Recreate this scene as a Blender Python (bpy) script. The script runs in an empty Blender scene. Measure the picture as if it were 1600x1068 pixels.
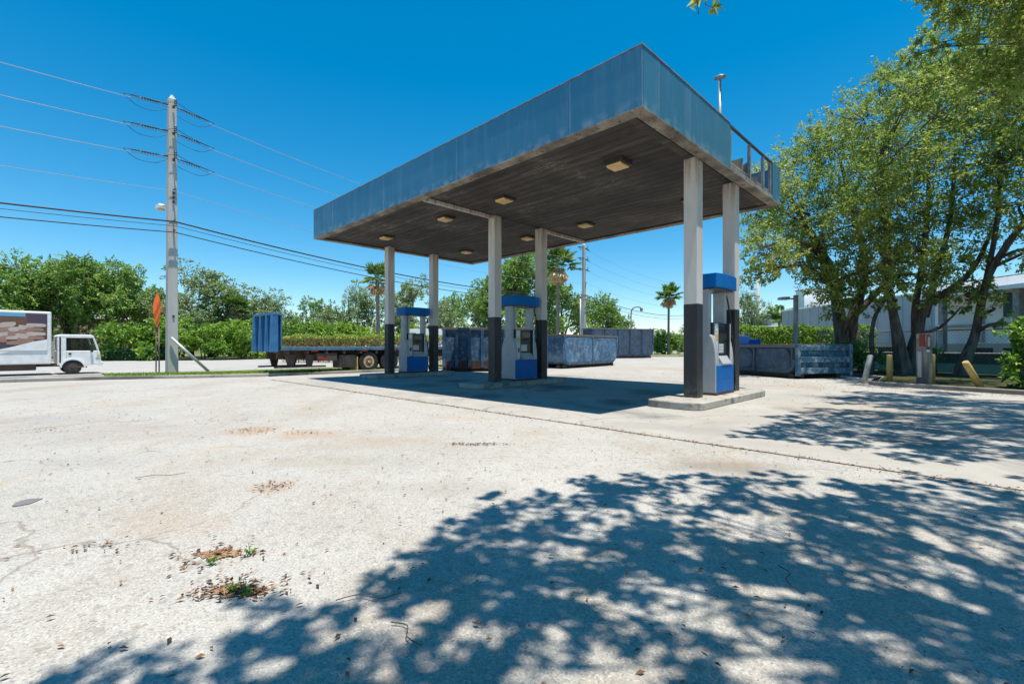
import bpy, math, random
import numpy as np
from mathutils import Vector, Matrix
S = bpy.context.scene
COL = S.collection
R = math.radians
rng = np.random.default_rng(7)
random.seed(7)
F = 728.0; HZ = 541.0; H = 1.3; Q = math.sqrt(.5)

def at(u, v, y):                       # point at depth y seen at photo pixel u,v
    return ((u-800)/F*y, y, H+(HZ-v)/F*y)
def gr(u, v, z=0.0):                   # ground point at photo pixel
    y = F*(H-z)/(v-HZ); return ((u-800)/F*y, y, z)
P0 = (2.27, 8.13)                      # near canopy corner
def ab(a, b, z=0):                     # canopy frame: a along the long side, b along the short one
    return (P0[0]+Q*(b-a), P0[1]+Q*(b+a), z)

# ------------------------------------------------------------------ scene objects
def tag(o, label=None, cat=None, group=None, kind=None):
    if label: o['label'] = label
    if cat: o['category'] = cat
    if group: o['group'] = group
    if kind: o['kind'] = kind
    return o
def thing(name, label, cat, loc=(0,0,0), rz=0, group=None):
    o = bpy.data.objects.new(name, None); COL.objects.link(o)
    o.empty_display_size = .2
    o.location = loc; o.rotation_euler = (0,0,rz)
    return tag(o, label, cat, group)
def copy_tree(o, parent=None):
    c = o.copy(); COL.objects.link(c); c.parent = parent
    for ch in [x for x in S.objects if x.parent == o and x != c]:
        copy_tree(ch, c)
    return c

class MB:
    def __init__(s): s.v=[]; s.f=[]; s.sm=[]
    def add(s, vs, fs, smooth=False):
        n=len(s.v); s.v += [tuple(p) for p in vs]
        s.f += [tuple(i+n for i in f) for f in fs]; s.sm += [smooth]*len(fs); return s
    def box(s, x0,x1,y0,y1,z0,z1, m=None):
        vs=[Vector(p) for p in ((x0,y0,z0),(x1,y0,z0),(x1,y1,z0),(x0,y1,z0),(x0,y0,z1),(x1,y0,z1),(x1,y1,z1),(x0,y1,z1))]
        if m: vs=[m@p for p in vs]
        return s.add(vs, [(0,3,2,1),(4,5,6,7),(0,1,5,4),(1,2,6,5),(2,3,7,6),(3,0,4,7)])
    def prism(s, pts, axis, lo, hi, smooth=False):     # pts 2d polygon, extruded along axis
        def P(a,b,t):
            return {'x':(t,a,b),'y':(a,t,b),'z':(a,b,t)}[axis]
        n=len(pts); vs=[P(a,b,lo) for a,b in pts]+[P(a,b,hi) for a,b in pts]
        fs=[(i,(i+1)%n,n+(i+1)%n,n+i) for i in range(n)]
        s.add(vs, fs, smooth); k=len(s.v)-2*n
        s.f += [tuple(k+i for i in reversed(range(n))), tuple(k+n+i for i in range(n))]; s.sm += [False,False]
        return s
    def tube(s, pts, rad, n=8, cap=True, smooth=True, flute=0):
        pts=[Vector(p) for p in pts]; k=len(pts)
        if not hasattr(rad,'__len__'): rad=[rad]*k
        vs=[]; up=None
        for i,p in enumerate(pts):
            t=(pts[min(i+1,k-1)]-pts[max(i-1,0)])
            if t.length<1e-9: t=Vector((0,0,1))
            t.normalize()
            if up is None:
                up = Vector((1,0,0)) if abs(t.x)<.8 else Vector((0,1,0))
            a=(up-t*up.dot(t)).normalized(); b=t.cross(a); up=a
            for j in range(n):
                g=2*math.pi*j/n; q=rad[i]*(1+flute*(.6*math.sin(5*g+i*.25)+.4*math.sin(9*g-i*.4))*max(.25,1-i/k*1.6)) if flute else rad[i]; vs.append(p+(a*math.cos(g)+b*math.sin(g))*q)
        fs=[(i*n+j,i*n+(j+1)%n,(i+1)*n+(j+1)%n,(i+1)*n+j) for i in range(k-1) for j in range(n)]
        s.add(vs,fs,smooth); o=len(s.v)-k*n
        if cap:
            s.f += [tuple(o+j for j in reversed(range(n))), tuple(o+(k-1)*n+j for j in range(n))]; s.sm += [False,False]
        return s
    def build(s, name, mat, parent=None, bevel=0, loc=None, bseg=2):
        me=bpy.data.meshes.new(name); me.from_pydata(s.v,[],s.f)
        me.polygons.foreach_set('use_smooth', s.sm); me.materials.append(mat); me.update()
        import bmesh
        bm=bmesh.new(); bm.from_mesh(me); bmesh.ops.recalc_face_normals(bm, faces=bm.faces); bm.to_mesh(me); bm.free()
        o=bpy.data.objects.new(name, me); COL.objects.link(o)
        if parent: o.parent=parent
        if loc: o.location=loc
        if bevel:
            b=o.modifiers.new('Bevel','BEVEL'); b.width=bevel; b.segments=bseg; b.limit_method='ANGLE'; b.angle_limit=R(40)
        return o
def boxes(name, mat, parent, lst, bevel=0):
    out=[]
    for b in lst: out.append(MB().box(*b).build(name,mat,parent,bevel))
    return out
def circ(cx,cy,r,n=20,a0=0,a1=2*math.pi):
    return [(cx+r*math.cos(a0+(a1-a0)*i/n), cy+r*math.sin(a0+(a1-a0)*i/n)) for i in range(n if abs(a1-a0-2*math.pi)<1e-6 else n+1)]
def rrect(x0,x1,y0,y1,r,n=6):
    p=[]
    for cx,cy,a in ((x1-r,y1-r,0),(x0+r,y1-r,90),(x0+r,y0+r,180),(x1-r,y0+r,270)):
        p+=circ(cx,cy,r,n,R(a),R(a+90))
    return p

# ------------------------------------------------------------------ materials
class NT:
    def __init__(s, name):
        s.m=bpy.data.materials.new(name); s.m.use_nodes=True; s.t=s.m.node_tree; s.n=s.t.nodes; s.l=s.t.links
        s.b=s.n['Principled BSDF']; s.out=s.n['Material Output']
        tc=s.n.new('ShaderNodeTexCoord'); oi=s.n.new('ShaderNodeObjectInfo')
        ml=s.n.new('ShaderNodeMath'); ml.operation='MULTIPLY'; ml.inputs[1].default_value=37.0
        s.l.new(oi.outputs['Random'], ml.inputs[0])
        ad=s.n.new('ShaderNodeVectorMath'); ad.operation='ADD'
        s.l.new(tc.outputs['Object'], ad.inputs[0]); s.l.new(ml.outputs[0], ad.inputs[1])
        s.raw=tc.outputs['Object']; s.co=ad.outputs[0]; s.rand=oi.outputs['Random']
    def val(s, sock, v):
        if hasattr(v,'links') or hasattr(v,'is_linked'): s.l.new(v, sock)
        else: sock.default_value=v
    def noise(s, scale, detail=5, rough=.55, stretch=None, co=None, dist=0):
        n=s.n.new('ShaderNodeTexNoise'); n.inputs['Scale'].default_value=scale; n.inputs['Detail'].default_value=detail
        n.inputs['Roughness'].default_value=rough; n.inputs['Distortion'].default_value=dist
        c=co or s.co
        if stretch:
            mp=s.n.new('ShaderNodeMapping'); mp.inputs['Scale'].default_value=stretch; s.l.new(c, mp.inputs[0]); c=mp.outputs[0]
        s.l.new(c,n.inputs['Vector']); return n.outputs['Fac']
    def ramp(s, fac, lo, hi, a=0.0, b=1.0):
        m=s.n.new('ShaderNodeMapRange'); m.inputs[1].default_value=lo; m.inputs[2].default_value=hi
        m.inputs[3].default_value=a; m.inputs[4].default_value=b; m.clamp=True; s.l.new(fac,m.inputs[0]); return m.outputs[0]
    def mix(s, fac, a, b, mode='MIX'):
        m=s.n.new('ShaderNodeMix'); m.data_type='RGBA'; m.blend_type=mode
        s.val(m.inputs[0],fac); 
        for sk,c in ((m.inputs[6],a),(m.inputs[7],b)):
            if isinstance(c,tuple): sk.default_value=(*c,1) if len(c)==3 else c
            else: s.l.new(c,sk)
        return m.outputs[2]
    def math(s, op, a, b):
        m=s.n.new('ShaderNodeMath'); m.operation=op; s.val(m.inputs[0],a); s.val(m.inputs[1],b); return m.outputs[0]
    def vor(s, scale, feature='F1', co=None, rnd=1):
        v=s.n.new('ShaderNodeTexVoronoi'); v.feature=feature; v.inputs['Scale'].default_value=scale
        v.inputs['Randomness'].default_value=rnd
        s.l.new(co or s.co, v.inputs['Vector']); return v
    def sep(s, co=None):
        x=s.n.new('ShaderNodeSeparateXYZ'); s.l.new(co or s.raw, x.inputs[0]); return x.outputs
    def stains(s, c, lst):
        nz=s.noise(2.3,6,.65)
        for (x,y),rx,ry,k,col in lst:
            v=s.n.new('ShaderNodeVectorMath'); v.operation='SUBTRACT'; s.l.new(s.raw,v.inputs[0]); v.inputs[1].default_value=(x,y,0)
            w=s.n.new('ShaderNodeVectorMath'); w.operation='MULTIPLY'; s.l.new(v.outputs[0],w.inputs[0]); w.inputs[1].default_value=(1/rx,1/ry,0)
            l=s.n.new('ShaderNodeVectorMath'); l.operation='LENGTH'; s.l.new(w.outputs[0],l.inputs[0])
            d=s.math('ADD',l.outputs['Value'],s.math('MULTIPLY',nz,1.5))
            c=s.mix(s.ramp(d,1.15,1.75,k,0),c,col)
        return c
    def bump(s, h, strength=.3, dist=.02):
        b=s.n.new('ShaderNodeBump'); b.inputs['Strength'].default_value=strength; b.inputs['Distance'].default_value=dist
        s.l.new(h,b.inputs['Height']); s.l.new(b.outputs[0], s.b.inputs['Normal'])
    def done(s, col, rough=.6, metal=0, spec=.5):
        s.val(s.b.inputs['Base Color'], (*col,1) if isinstance(col,tuple) else col)
        s.val(s.b.inputs['Roughness'], rough); s.b.inputs['Metallic'].default_value=metal
        s.b.inputs['Specular IOR Level'].default_value=spec
        return s.m

def weathered(name, c1, c2, scale=3, lo=.4, hi=.65, rough=.6, metal=0, bump=.1, stretch=None, spec=.5, c3=None, s3=14, lo3=.6, hi3=.7):
    t=NT(name); f=t.ramp(t.noise(scale,8,.6,stretch),lo,hi); c=t.mix(f,c1,c2)
    if c3: c=t.mix(t.ramp(t.noise(s3,8,.65,stretch),lo3,hi3),c,c3)
    h=t.noise(scale*12,4)
    if bump: t.bump(h,bump,.01)
    return t.done(c,rough,metal,spec)

def m_asphalt():
    t=NT('pale_asphalt')
    big=t.noise(.35,6,.6); mid=t.noise(2.2,7,.65)
    c=t.mix(t.ramp(big,.35,.65),(.405,.385,.35),(.35,.33,.295))
    c=t.mix(t.ramp(mid,.45,.75),c,(.42,.402,.372))
    # brownish dirty bands
    d=t.ramp(t.noise(.5,8,.72,(1,.5,1)),.49,.68); c=t.mix(t.math('MULTIPLY',d,.75),c,(.31,.25,.185))
    c=t.mix(t.ramp(t.noise(.22,5,.6),.55,.72,0,.55),c,(.27,.26,.245))
    # aggregate
    v=t.vor(105); ag=t.n.new('ShaderNodeSeparateColor'); t.l.new(v.outputs['Color'],ag.inputs[0])
    c=t.mix(t.ramp(ag.outputs[0],.62,.95,0,.55),c,(.54,.515,.47))
    c=t.mix(t.ramp(ag.outputs[1],.6,1,0,.6),c,(.16,.15,.14))
    v3=t.vor(24); ag3=t.n.new('ShaderNodeSeparateColor'); t.l.new(v3.outputs['Color'],ag3.inputs[0])
    c=t.mix(t.ramp(ag3.outputs[0],.86,1,0,.45),c,(.2,.18,.165))
    # cracks
    wob=t.n.new('ShaderNodeTexNoise'); wob.inputs['Scale'].default_value=.9; wob.inputs['Detail'].default_value=6
    t.l.new(t.co,wob.inputs['Vector'])
    sc=t.n.new('ShaderNodeVectorMath'); sc.operation='MULTIPLY_ADD'; sc.inputs[1].default_value=(1.7,1.7,0)
    t.l.new(wob.outputs['Color'],sc.inputs[0]); t.l.new(t.co,sc.inputs[2])
    vv=t.vor(.33,'DISTANCE_TO_EDGE',sc.outputs[0])
    cr=t.ramp(vv.outputs['Distance'],.0,.006,1,0)
    cr=t.math('MULTIPLY',cr,t.ramp(t.noise(.5,3),.46,.56))
    c=t.mix(t.math('MULTIPLY',cr,.6),c,(.15,.115,.09))
    wide=t.ramp(vv.outputs['Distance'],.0,.045,1,0)
    wide=t.math('MULTIPLY',wide,t.ramp(t.noise(.6,5,.7),.5,.68))
    c=t.mix(t.math('MULTIPLY',wide,.6),c,(.42,.31,.21))
    G=lambda u,v:gr(u,v)[:2]
    c=t.stains(c,[(G(1135,728),.75,.45,.6,(.20,.165,.13)),(G(395,672),.55,.5,.55,(.34,.22,.13)),(G(478,678),.7,.5,.5,(.34,.23,.14)),(G(600,690),1.2,.6,.35,(.33,.25,.17)),
      (G(270,815),.5,.25,.2,(.36,.26,.17)),(G(425,760),.3,.25,.45,(.34,.23,.14)),(G(520,720),1.2,.35,.35,(.30,.25,.19)),(G(150,720),1.1,.5,.3,(.27,.26,.24)),(G(700,760),.8,.3,.35,(.28,.26,.23)),(G(60,655),1.6,.8,.35,(.26,.25,.24)),
      (G(1120,590),2.5,1.5,.4,(.32,.24,.17)),(G(1220,605),2,1.6,.5,(.31,.23,.16)),(G(1000,575),4,3,.35,(.36,.28,.2))])
    t.bump(t.math('ADD',v.outputs['Distance'],t.math('MULTIPLY',mid,.5)),.38,.012)
    return t.done(c,.92,0,.2)
def m_concrete(name='pad_concrete', a=(.41,.386,.345), b=(.325,.30,.268), stain=(.15,.145,.14), st=(.54,.66), ss=.42):
    t=NT(name); big=t.noise(.55,7,.62); mid=t.noise(3.5,8,.7); fine=t.noise(60,3)
    c=t.mix(t.ramp(big,.35,.65),a,b); c=t.mix(t.ramp(mid,.45,.75,0,.7),c,(.31,.28,.235)); c=t.mix(t.ramp(t.noise(.25,6,.65,(1,.35,1)),.5,.62,0,.6),c,(.27,.255,.235))
    c=t.mix(t.ramp(t.noise(ss,6,.6,None,None,.6),st[0],st[1],0,.75),c,stain)
    c=t.mix(t.ramp(fine,.3,.7,0,.22),c,(.25,.24,.23))
    wob=t.n.new('ShaderNodeTexNoise'); wob.inputs['Scale'].default_value=.7; wob.inputs['Detail'].default_value=5
    t.l.new(t.co,wob.inputs['Vector'])
    sc=t.n.new('ShaderNodeVectorMath'); sc.operation='MULTIPLY_ADD'; sc.inputs[1].default_value=(1.8,1.8,0)
    t.l.new(wob.outputs['Color'],sc.inputs[0]); t.l.new(t.co,sc.inputs[2])
    vv=t.vor(.22,'DISTANCE_TO_EDGE',sc.outputs[0]); cr=t.ramp(vv.outputs['Distance'],0,.005,1,0)
    c=t.mix(t.math('MULTIPLY',cr,.7),c,(.14,.12,.10))
    if name=='pad_concrete':
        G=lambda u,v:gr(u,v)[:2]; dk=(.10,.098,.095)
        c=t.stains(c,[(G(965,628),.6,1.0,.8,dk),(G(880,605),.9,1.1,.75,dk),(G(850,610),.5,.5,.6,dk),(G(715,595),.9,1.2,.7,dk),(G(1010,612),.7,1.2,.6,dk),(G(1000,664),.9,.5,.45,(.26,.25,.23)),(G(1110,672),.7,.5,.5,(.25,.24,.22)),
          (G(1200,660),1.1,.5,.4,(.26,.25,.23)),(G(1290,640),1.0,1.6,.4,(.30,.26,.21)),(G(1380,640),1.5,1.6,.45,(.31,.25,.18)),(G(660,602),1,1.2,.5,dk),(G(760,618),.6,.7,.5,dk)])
    t.bump(t.math('ADD',fine,t.math('MULTIPLY',mid,2)),.25,.008)
    return t.done(c,.88,0,.25)
def m_fascia():
    t=NT('faded_blue_fascia'); z=t.sep()
    st=t.ramp(t.noise(3.2,7,.7,(1,1,.06)),.5,.78)
    c=t.mix(t.ramp(t.noise(.5,5),.35,.65),(.032,.155,.265),(.046,.185,.30))
    c=t.mix(t.math('MULTIPLY',st,.42),c,(.20,.33,.44))
    c=t.mix(t.ramp(t.noise(9,8,.7,(1,1,.12)),.60,.8,0,.4),c,(.30,.40,.48))
    edge=t.ramp(z[2],5.56,5.72,1,0)
    c=t.mix(t.math('MULTIPLY',edge,t.ramp(t.noise(4,6),.45,.7,0,.5)),c,(.34,.40,.44))
    return t.done(c,.42,0,.5)
def m_soffit():
    t=NT('sooty_soffit_paint'); xyz=t.sep(t.raw)
    # planks run along local y
    wv=t.n.new('ShaderNodeTexWave'); wv.wave_type='BANDS'; wv.bands_direction='X'; wv.inputs['Scale'].default_value=1.05
    wv.inputs['Distortion'].default_value=0; t.l.new(t.raw,wv.inputs['Vector'])
    gro=t.ramp(wv.outputs['Fac'],0,.10,1,0)
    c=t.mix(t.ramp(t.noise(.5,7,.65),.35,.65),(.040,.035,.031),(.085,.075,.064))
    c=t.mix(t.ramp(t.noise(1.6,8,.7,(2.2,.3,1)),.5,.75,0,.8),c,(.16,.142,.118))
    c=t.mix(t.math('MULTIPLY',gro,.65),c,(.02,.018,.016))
    # pale flakes
    fl=t.ramp(t.noise(6,9,.78,(2.0,.5,1)),.535,.58)
    ar=t.ramp(t.noise(.5,4),.50,.64)
    c=t.mix(t.math('MULTIPLY',t.math('MULTIPLY',fl,ar),.6),c,(.33,.29,.24))
    t.bump(t.math('SUBTRACT',t.noise(20,5),t.math('MULTIPLY',gro,1.5)),.4,.012)
    return t.done(c,.8,0,.3)
def m_column(name, c1, c2, c3):
    t=NT(name); c=t.mix(t.ramp(t.noise(2,7,.6,(1,1,.3)),.4,.7),c1,c2)
    c=t.mix(t.ramp(t.noise(11,8,.7,(1,1,.25)),.66,.72,0,.8),c,c3)
    z=t.sep(t.raw)
    if name.startswith('column_white'):
        dr=t.math('MULTIPLY',t.ramp(z[2],4.75,5.5,0,1),t.ramp(t.noise(9,6,.7,(1,1,.05)),.45,.62))
        c=t.mix(t.math('MULTIPLY',dr,.85),c,(.20,.11,.055))
        c=t.mix(t.ramp(t.noise(6,6,.7,(1,1,.04)),.55,.75,0,.45),c,(.36,.31,.26))
    else:
        c=t.mix(t.math('MULTIPLY',t.ramp(z[2],.15,.7,1,0),t.ramp(t.noise(6,8,.7),.45,.65,0,.6)),c,(.17,.15,.125))
    t.bump(t.noise(30,4),.08,.01)
    return t.done(c,.5,0,.4)
def m_bin(name, blue, pale, dark, rustz=(.1,.5), wear=(.48,.58)):
    t=NT(name); z=t.sep()
    c=t.mix(t.ramp(t.noise(1.1,6,.6),.35,.65),blue,tuple(x*.55 for x in blue))
    w=t.ramp(t.noise(3.4,12,.8),wear[0],wear[1])
    c=t.mix(t.math('MULTIPLY',w,.8),c,pale)
    c=t.mix(t.ramp(t.noise(4.5,9,.75),.56,.66,0,.85),c,dark)
    rz=t.math('ADD',z[2],t.math('MULTIPLY',t.noise(2.5,6),.5))
    c=t.mix(t.ramp(rz,rustz[0],rustz[1],.9,0),c,(.16,.062,.028))
    c=t.mix(t.ramp(t.noise(6,8,.7,(1,1,.18)),.62,.72,0,.7),c,(.14,.07,.04))
    t.bump(t.noise(14,6),.25,.02)
    return t.done(c,.62,0,.4)
GAIN=2.3
def m_leaf(name, cols, trans=.3, rough=.45):
    t=NT(name); a=t.n.new('ShaderNodeAttribute'); a.attribute_name='rnd'
    cr=t.n.new('ShaderNodeValToRGB'); e=cr.color_ramp.elements
    k=len(cols); gain=1.0 if name=='fallen_leaf' else GAIN; cols=[tuple(x*gain for x in q) for q in cols]
    e[0].position=0; e[0].color=(*cols[0],1); e[1].position=1; e[1].color=(*cols[-1],1)
    for i in range(1,k-1):
        x=e.new(i/(k-1)); x.color=(*cols[i],1)
    t.l.new(a.outputs['Fac'],cr.inputs[0])
    t.done(cr.outputs[0],rough,0,.4)
    tr=t.n.new('ShaderNodeBsdfTranslucent'); br=t.mix(.5,cr.outputs[0],(.20,.30,.05) if gain>1 else (.2,.1,.04))
    t.l.new(br,tr.inputs[0])
    mx=t.n.new('ShaderNodeMixShader'); mx.inputs[0].default_value=trans*1.35
    t.l.new(t.b.outputs[0],mx.inputs[1]); t.l.new(tr.outputs[0],mx.inputs[2]); t.l.new(mx.outputs[0],t.out.inputs[0])
    return t.m
def m_grass(name,a,b,c3):
    t=NT(name); c=t.mix(t.ramp(t.noise(.6,7,.65),.35,.65),a,b); c=t.mix(t.ramp(t.noise(9,6,.7),.5,.7),c,c3)
    t.bump(t.noise(60,4),.6,.03); return t.done(c,.95,0,.1)
def flat(name,c,rough=.5,metal=0,spec=.5):
    return weathered(name,c,tuple(min(1,x*.82+.008) for x in c),4,.4,.7,rough,metal,.04,None,spec)

MAT={}
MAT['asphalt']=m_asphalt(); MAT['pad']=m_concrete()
MAT['kerb']=m_concrete('kerb_concrete',(.40,.37,.32),(.28,.255,.22),(.07,.065,.055),(.47,.6))
MAT['island']=m_concrete('island_concrete',(.44,.41,.355),(.33,.30,.26),(.075,.068,.058),(.50,.66),3.2)
MAT['road']=m_concrete('road_surface',(.40,.385,.36),(.36,.345,.32),(.30,.285,.265),(.55,.7))
MAT['earth']=m_grass('earth_and_grass',(.10,.12,.045),(.16,.15,.08),(.075,.11,.03))
MAT['verge']=m_grass('verge_turf',(.13,.17,.05),(.20,.20,.09),(.10,.14,.035))
MAT['mulch']=m_grass('leaf_strewn_soil',(.045,.060,.018),(.075,.055,.032),(.035,.055,.014))
MAT['fascia']=m_fascia(); MAT['soffit']=m_soffit()
MAT['flange']=weathered('dirty_flange_metal',(.33,.28,.22),(.12,.098,.075),1.3,.40,.60,.65,0,.1,(1,1,1),.4,(.05,.042,.035),7,.55,.66)
MAT['frame']=weathered('grey_frame_metal',(.30,.31,.32),(.18,.16,.14),3,.4,.65,.55,.2)
MAT['darkmetal']=weathered('dark_steel',(.035,.035,.038),(.08,.065,.055),4,.4,.7,.55,.2)
MAT['column']=m_column('column_white_paint',(.62,.58,.55),(.50,.46,.42),(.16,.10,.06))
MAT['band']=m_column('column_black_paint',(.020,.020,.022),(.038,.038,.04),(.22,.20,.18))
MAT['pumpgrey']=flat('pump_grey_plastic',(.40,.42,.44),.42); MAT['pumplight']=flat('pump_light_trim',(.58,.60,.61),.4)
MAT['pumpblue']=weathered('pump_blue_panel',(.001,.120,.40),(.002,.135,.43),2,.4,.6,.4,0,.02,None,.12)
MAT['pumpdark']=flat('pump_dark_panel',(.03,.033,.036),.3); MAT['screen']=flat('pump_screen',(.012,.014,.018),.12)
MAT['rubber']=flat('black_rubber',(.014,.014,.015),.6)
MAT['pole']=weathered('pole_concrete',(.46,.45,.42),(.38,.37,.34),1.5,.4,.65,.85,0,.15,(1,1,.2))
MAT['cable']=flat('cable_black',(.012,.012,.014),.6); MAT['wire']=flat('bare_aluminium_wire',(.31,.32,.33),.6,.0)
MAT['insul']=flat('insulator_grey',(.05,.05,.055),.4)
MAT['steel']=flat('galvanised_steel',(.42,.43,.44),.45,.5)
MAT['white']=flat('white_paint',(.78,.78,.77),.4); MAT['glass']=flat('dark_window_glass',(.02,.03,.035),.05,0,.6)
MAT['amber']=weathered('yellowed_lens',(.72,.46,.15),(.60,.36,.11),6,.4,.7,.35)
MAT['orange']=flat('orange_vinyl',(.95,.17,.02),.6)
MAT['wood']=weathered('weathered_wood',(.22,.17,.12),(.12,.09,.06),5,.4,.65,.8)
MAT['trailblue']=weathered('trailer_blue_paint',(.030,.145,.33),(.055,.19,.38),2,.4,.65,.5,0,.1,None,.4,(.16,.12,.09),7,.62,.72)
MAT['deck']=weathered('trailer_deck_blue',(.10,.19,.28),(.07,.13,.20),3,.4,.65,.6,0,.1,None,.4,(.2,.14,.1),8,.6,.7)
MAT['chassis']=weathered('rusty_chassis',(.05,.042,.038),(.12,.07,.045),3,.4,.65,.75,0,.2)
MAT['rim']=weathered('rusty_cream_rim',(.50,.40,.24),(.28,.16,.07),5,.4,.7,.6,0,.1)
MAT['red']=flat('red_lens',(.26,.025,.022),.45)
MAT['bin1']=m_bin('worn_blue_steel',(.030,.105,.21),(.17,.22,.27),(.035,.04,.05),(.28,.62),(.49,.6))
MAT['bin2']=m_bin('scraped_blue_tub',(.085,.20,.35),(.34,.40,.46),(.07,.09,.12),(.1,.5),(.50,.63))
MAT['bin3']=m_bin('sooty_blue_tub',(.040,.085,.15),(.10,.115,.135),(.022,.024,.028),(.1,.35),(.45,.6))
MAT['bin4']=m_bin('dull_blue_tub',(.042,.09,.15),(.14,.17,.20),(.05,.055,.06),(.05,.3),(.5,.66))
MAT['bin4e']=m_bin('teal_blue_door',(.03,.12,.20),(.28,.32,.34),(.03,.05,.06),(.05,.2),(.5,.58))
MAT['rail']=weathered('rusty_top_rail',(.12,.13,.15),(.16,.09,.055),4,.4,.65,.7,0,.2)
MAT['yellow']=weathered('faded_yellow_paint',(.52,.36,.10),(.42,.32,.16),4,.4,.7,.7,0,.1,None,.3,(.30,.26,.2),12,.6,.7)
MAT['bark']=weathered('grey_brown_bark',(.17,.145,.12),(.065,.052,.043),3,.35,.65,.95,0,.8,(2,2,.4),.1)
MAT['palmbark']=weathered('palm_bark',(.26,.22,.18),(.16,.13,.10),4,.4,.65,.9,0,.4,(1,1,4))
MAT['leafR']=m_leaf('leaf_olive_green',[(.052,.086,.016),(.100,.140,.025),(.155,.188,.038),(.21,.225,.056),(.27,.235,.075)],.38)
MAT['leafF']=m_leaf('leaf_mid_green',[(.045,.090,.020),(.080,.140,.030),(.125,.195,.042),(.17,.23,.055)],.32)
MAT['leafG']=m_leaf('leaf_grey_green',[(.065,.100,.045),(.105,.145,.066),(.15,.185,.095),(.19,.205,.115)],.28)
MAT['leafH']=m_leaf('leaf_bright_hedge',[(.034,.080,.012),(.066,.138,.018),(.125,.20,.024),(.21,.255,.036)],.3)
MAT['leafD']=m_leaf('leaf_dark_hedge',[(.012,.045,.018),(.02,.065,.028),(.035,.085,.035)],.2)
MAT['leafT']=m_leaf('leaf_trimmed_hedge',[(.16,.085,.045),(.13,.10,.045),(.12,.15,.035),(.20,.24,.035)],.2)
MAT['palmgreen']=m_leaf('palm_frond',[(.03,.07,.012),(.06,.11,.02),(.11,.15,.03)],.2)
MAT['palmdry']=m_leaf('dry_palm_frond',[(.20,.13,.07),(.34,.24,.13),(.42,.32,.18)],.15)
MAT['litter']=m_leaf('fallen_leaf',[(.035,.022,.015),(.09,.045,.022),(.14,.07,.03),(.30,.14,.055),(.05,.03,.02)],.05,.8)
MAT['bgrey']=weathered('grey_wall',(.40,.43,.46),(.36,.39,.42),.6,.4,.6,.8,0,.05)
MAT['bwhite']=weathered('white_wall',(.84,.84,.83),(.78,.78,.77),.6,.4,.6,.8,0,.05)
MAT['bpink']=weathered('beige_pink_wall',(.56,.43,.34),(.48,.37,.29),.6,.4,.6,.8,0,.05)
MAT['bcream']=weathered('cream_trim',(.60,.54,.42),(.52,.46,.36),.6,.4,.6,.8,0,.05)
MAT['teal']=weathered('teal_screen',(.14,.33,.31),(.10,.27,.26),1.2,.4,.65,.7); MAT['tealdark']=weathered('dark_green_screen',(.02,.06,.065),(.03,.085,.085),1.2,.4,.65,.7)

# ------------------------------------------------------------------ world, sun, camera
SUN_EL=79.5; az=Vector((.585,-.811,0)).normalized()
W=bpy.data.worlds.new('World'); S.world=W; W.use_nodes=True
wn=W.node_tree.nodes; wl=W.node_tree.links; bg=wn['Background']
sk=wn.new('ShaderNodeTexSky'); sk.sky_type='NISHITA'; sk.sun_disc=False
sk.sun_elevation=R(SUN_EL); sk.sun_rotation=math.atan2(az.x,az.y); sk.air_density=1.0; sk.dust_density=.05; sk.ozone_density=2.0; sk.altitude=900
hs=wn.new('ShaderNodeHueSaturation'); hs.inputs['Saturation'].default_value=1.59; hs.inputs['Hue'].default_value=.488
gm=wn.new('ShaderNodeGamma'); gm.inputs[1].default_value=.86
wl.new(sk.outputs[0],gm.inputs[0]); wl.new(gm.outputs[0],hs.inputs['Color']); wl.new(hs.outputs[0],bg.inputs[0]); bg.inputs[1].default_value=.148
sl=bpy.data.lights.new('sun','SUN'); sl.energy=5.0; sl.angle=R(.53); sl.color=(1,.945,.85)
so=bpy.data.objects.new('sun',sl); COL.objects.link(so)
sd=Vector((az.x*math.cos(R(SUN_EL)),az.y*math.cos(R(SUN_EL)),math.sin(R(SUN_EL))))
so.rotation_euler=sd.to_track_quat('Z','Y').to_euler(); so.location=(20,-20,60)
cam=bpy.data.cameras.new('camera'); cam.sensor_width=36; cam.lens=F/1600*36; cam.shift_y=7/1600; cam.clip_end=3000; cam.clip_start=.05
co=bpy.data.objects.new('camera',cam); COL.objects.link(co); co.location=(0,0,H); co.rotation_euler=(R(90),0,0); S.camera=co
S.view_settings.view_transform='Standard'; S.view_settings.look='None'; S.view_settings.exposure=.53; S.view_settings.gamma=1

# ------------------------------------------------------------------ ground
def sheet(name, pts, z, mat, kind='structure'):
    me=bpy.data.meshes.new(name); me.from_pydata([(x,y,z) for x,y in pts],[],[tuple(range(len(pts)))]); me.materials.append(mat)
    o=bpy.data.objects.new(name,me); COL.objects.link(o); o['kind']=kind; return o
def slab(name, pts, z0, z1, mat, bevel=.03):
    o=MB().prism(pts,'z',z0,z1).build(name,mat,None,bevel); o['kind']='structure'; return o
sheet('ground',[(-900,-300),(900,-300),(900,1500),(-900,1500)],-.012,MAT['earth'])
sheet('road',[(-110,-20),(-52,-64),(110,98),(150,138),(118,160),(60,140),(30,115.1),(0,82.1),(-16.6,61.3),(-24.7,51.3),(-30.6,44.4),(-38,42.3),(-60,24.1)],-.008,MAT['road'])
sheet('parking_lot',[(-45,-12),(-16.2,17.4),(2,35),(22,55),(34,57),(28,34),(22,-10),(5,-30),(-28,-30)],-.004,MAT['asphalt'])
pad=[ab(-9.5,-1.1)[:2],ab(-9.5,9.3)[:2],ab(15.3,9.3)[:2],ab(15.3,-1.1)[:2]]
sheet('concrete_pad',pad,0,MAT['pad'])
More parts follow.
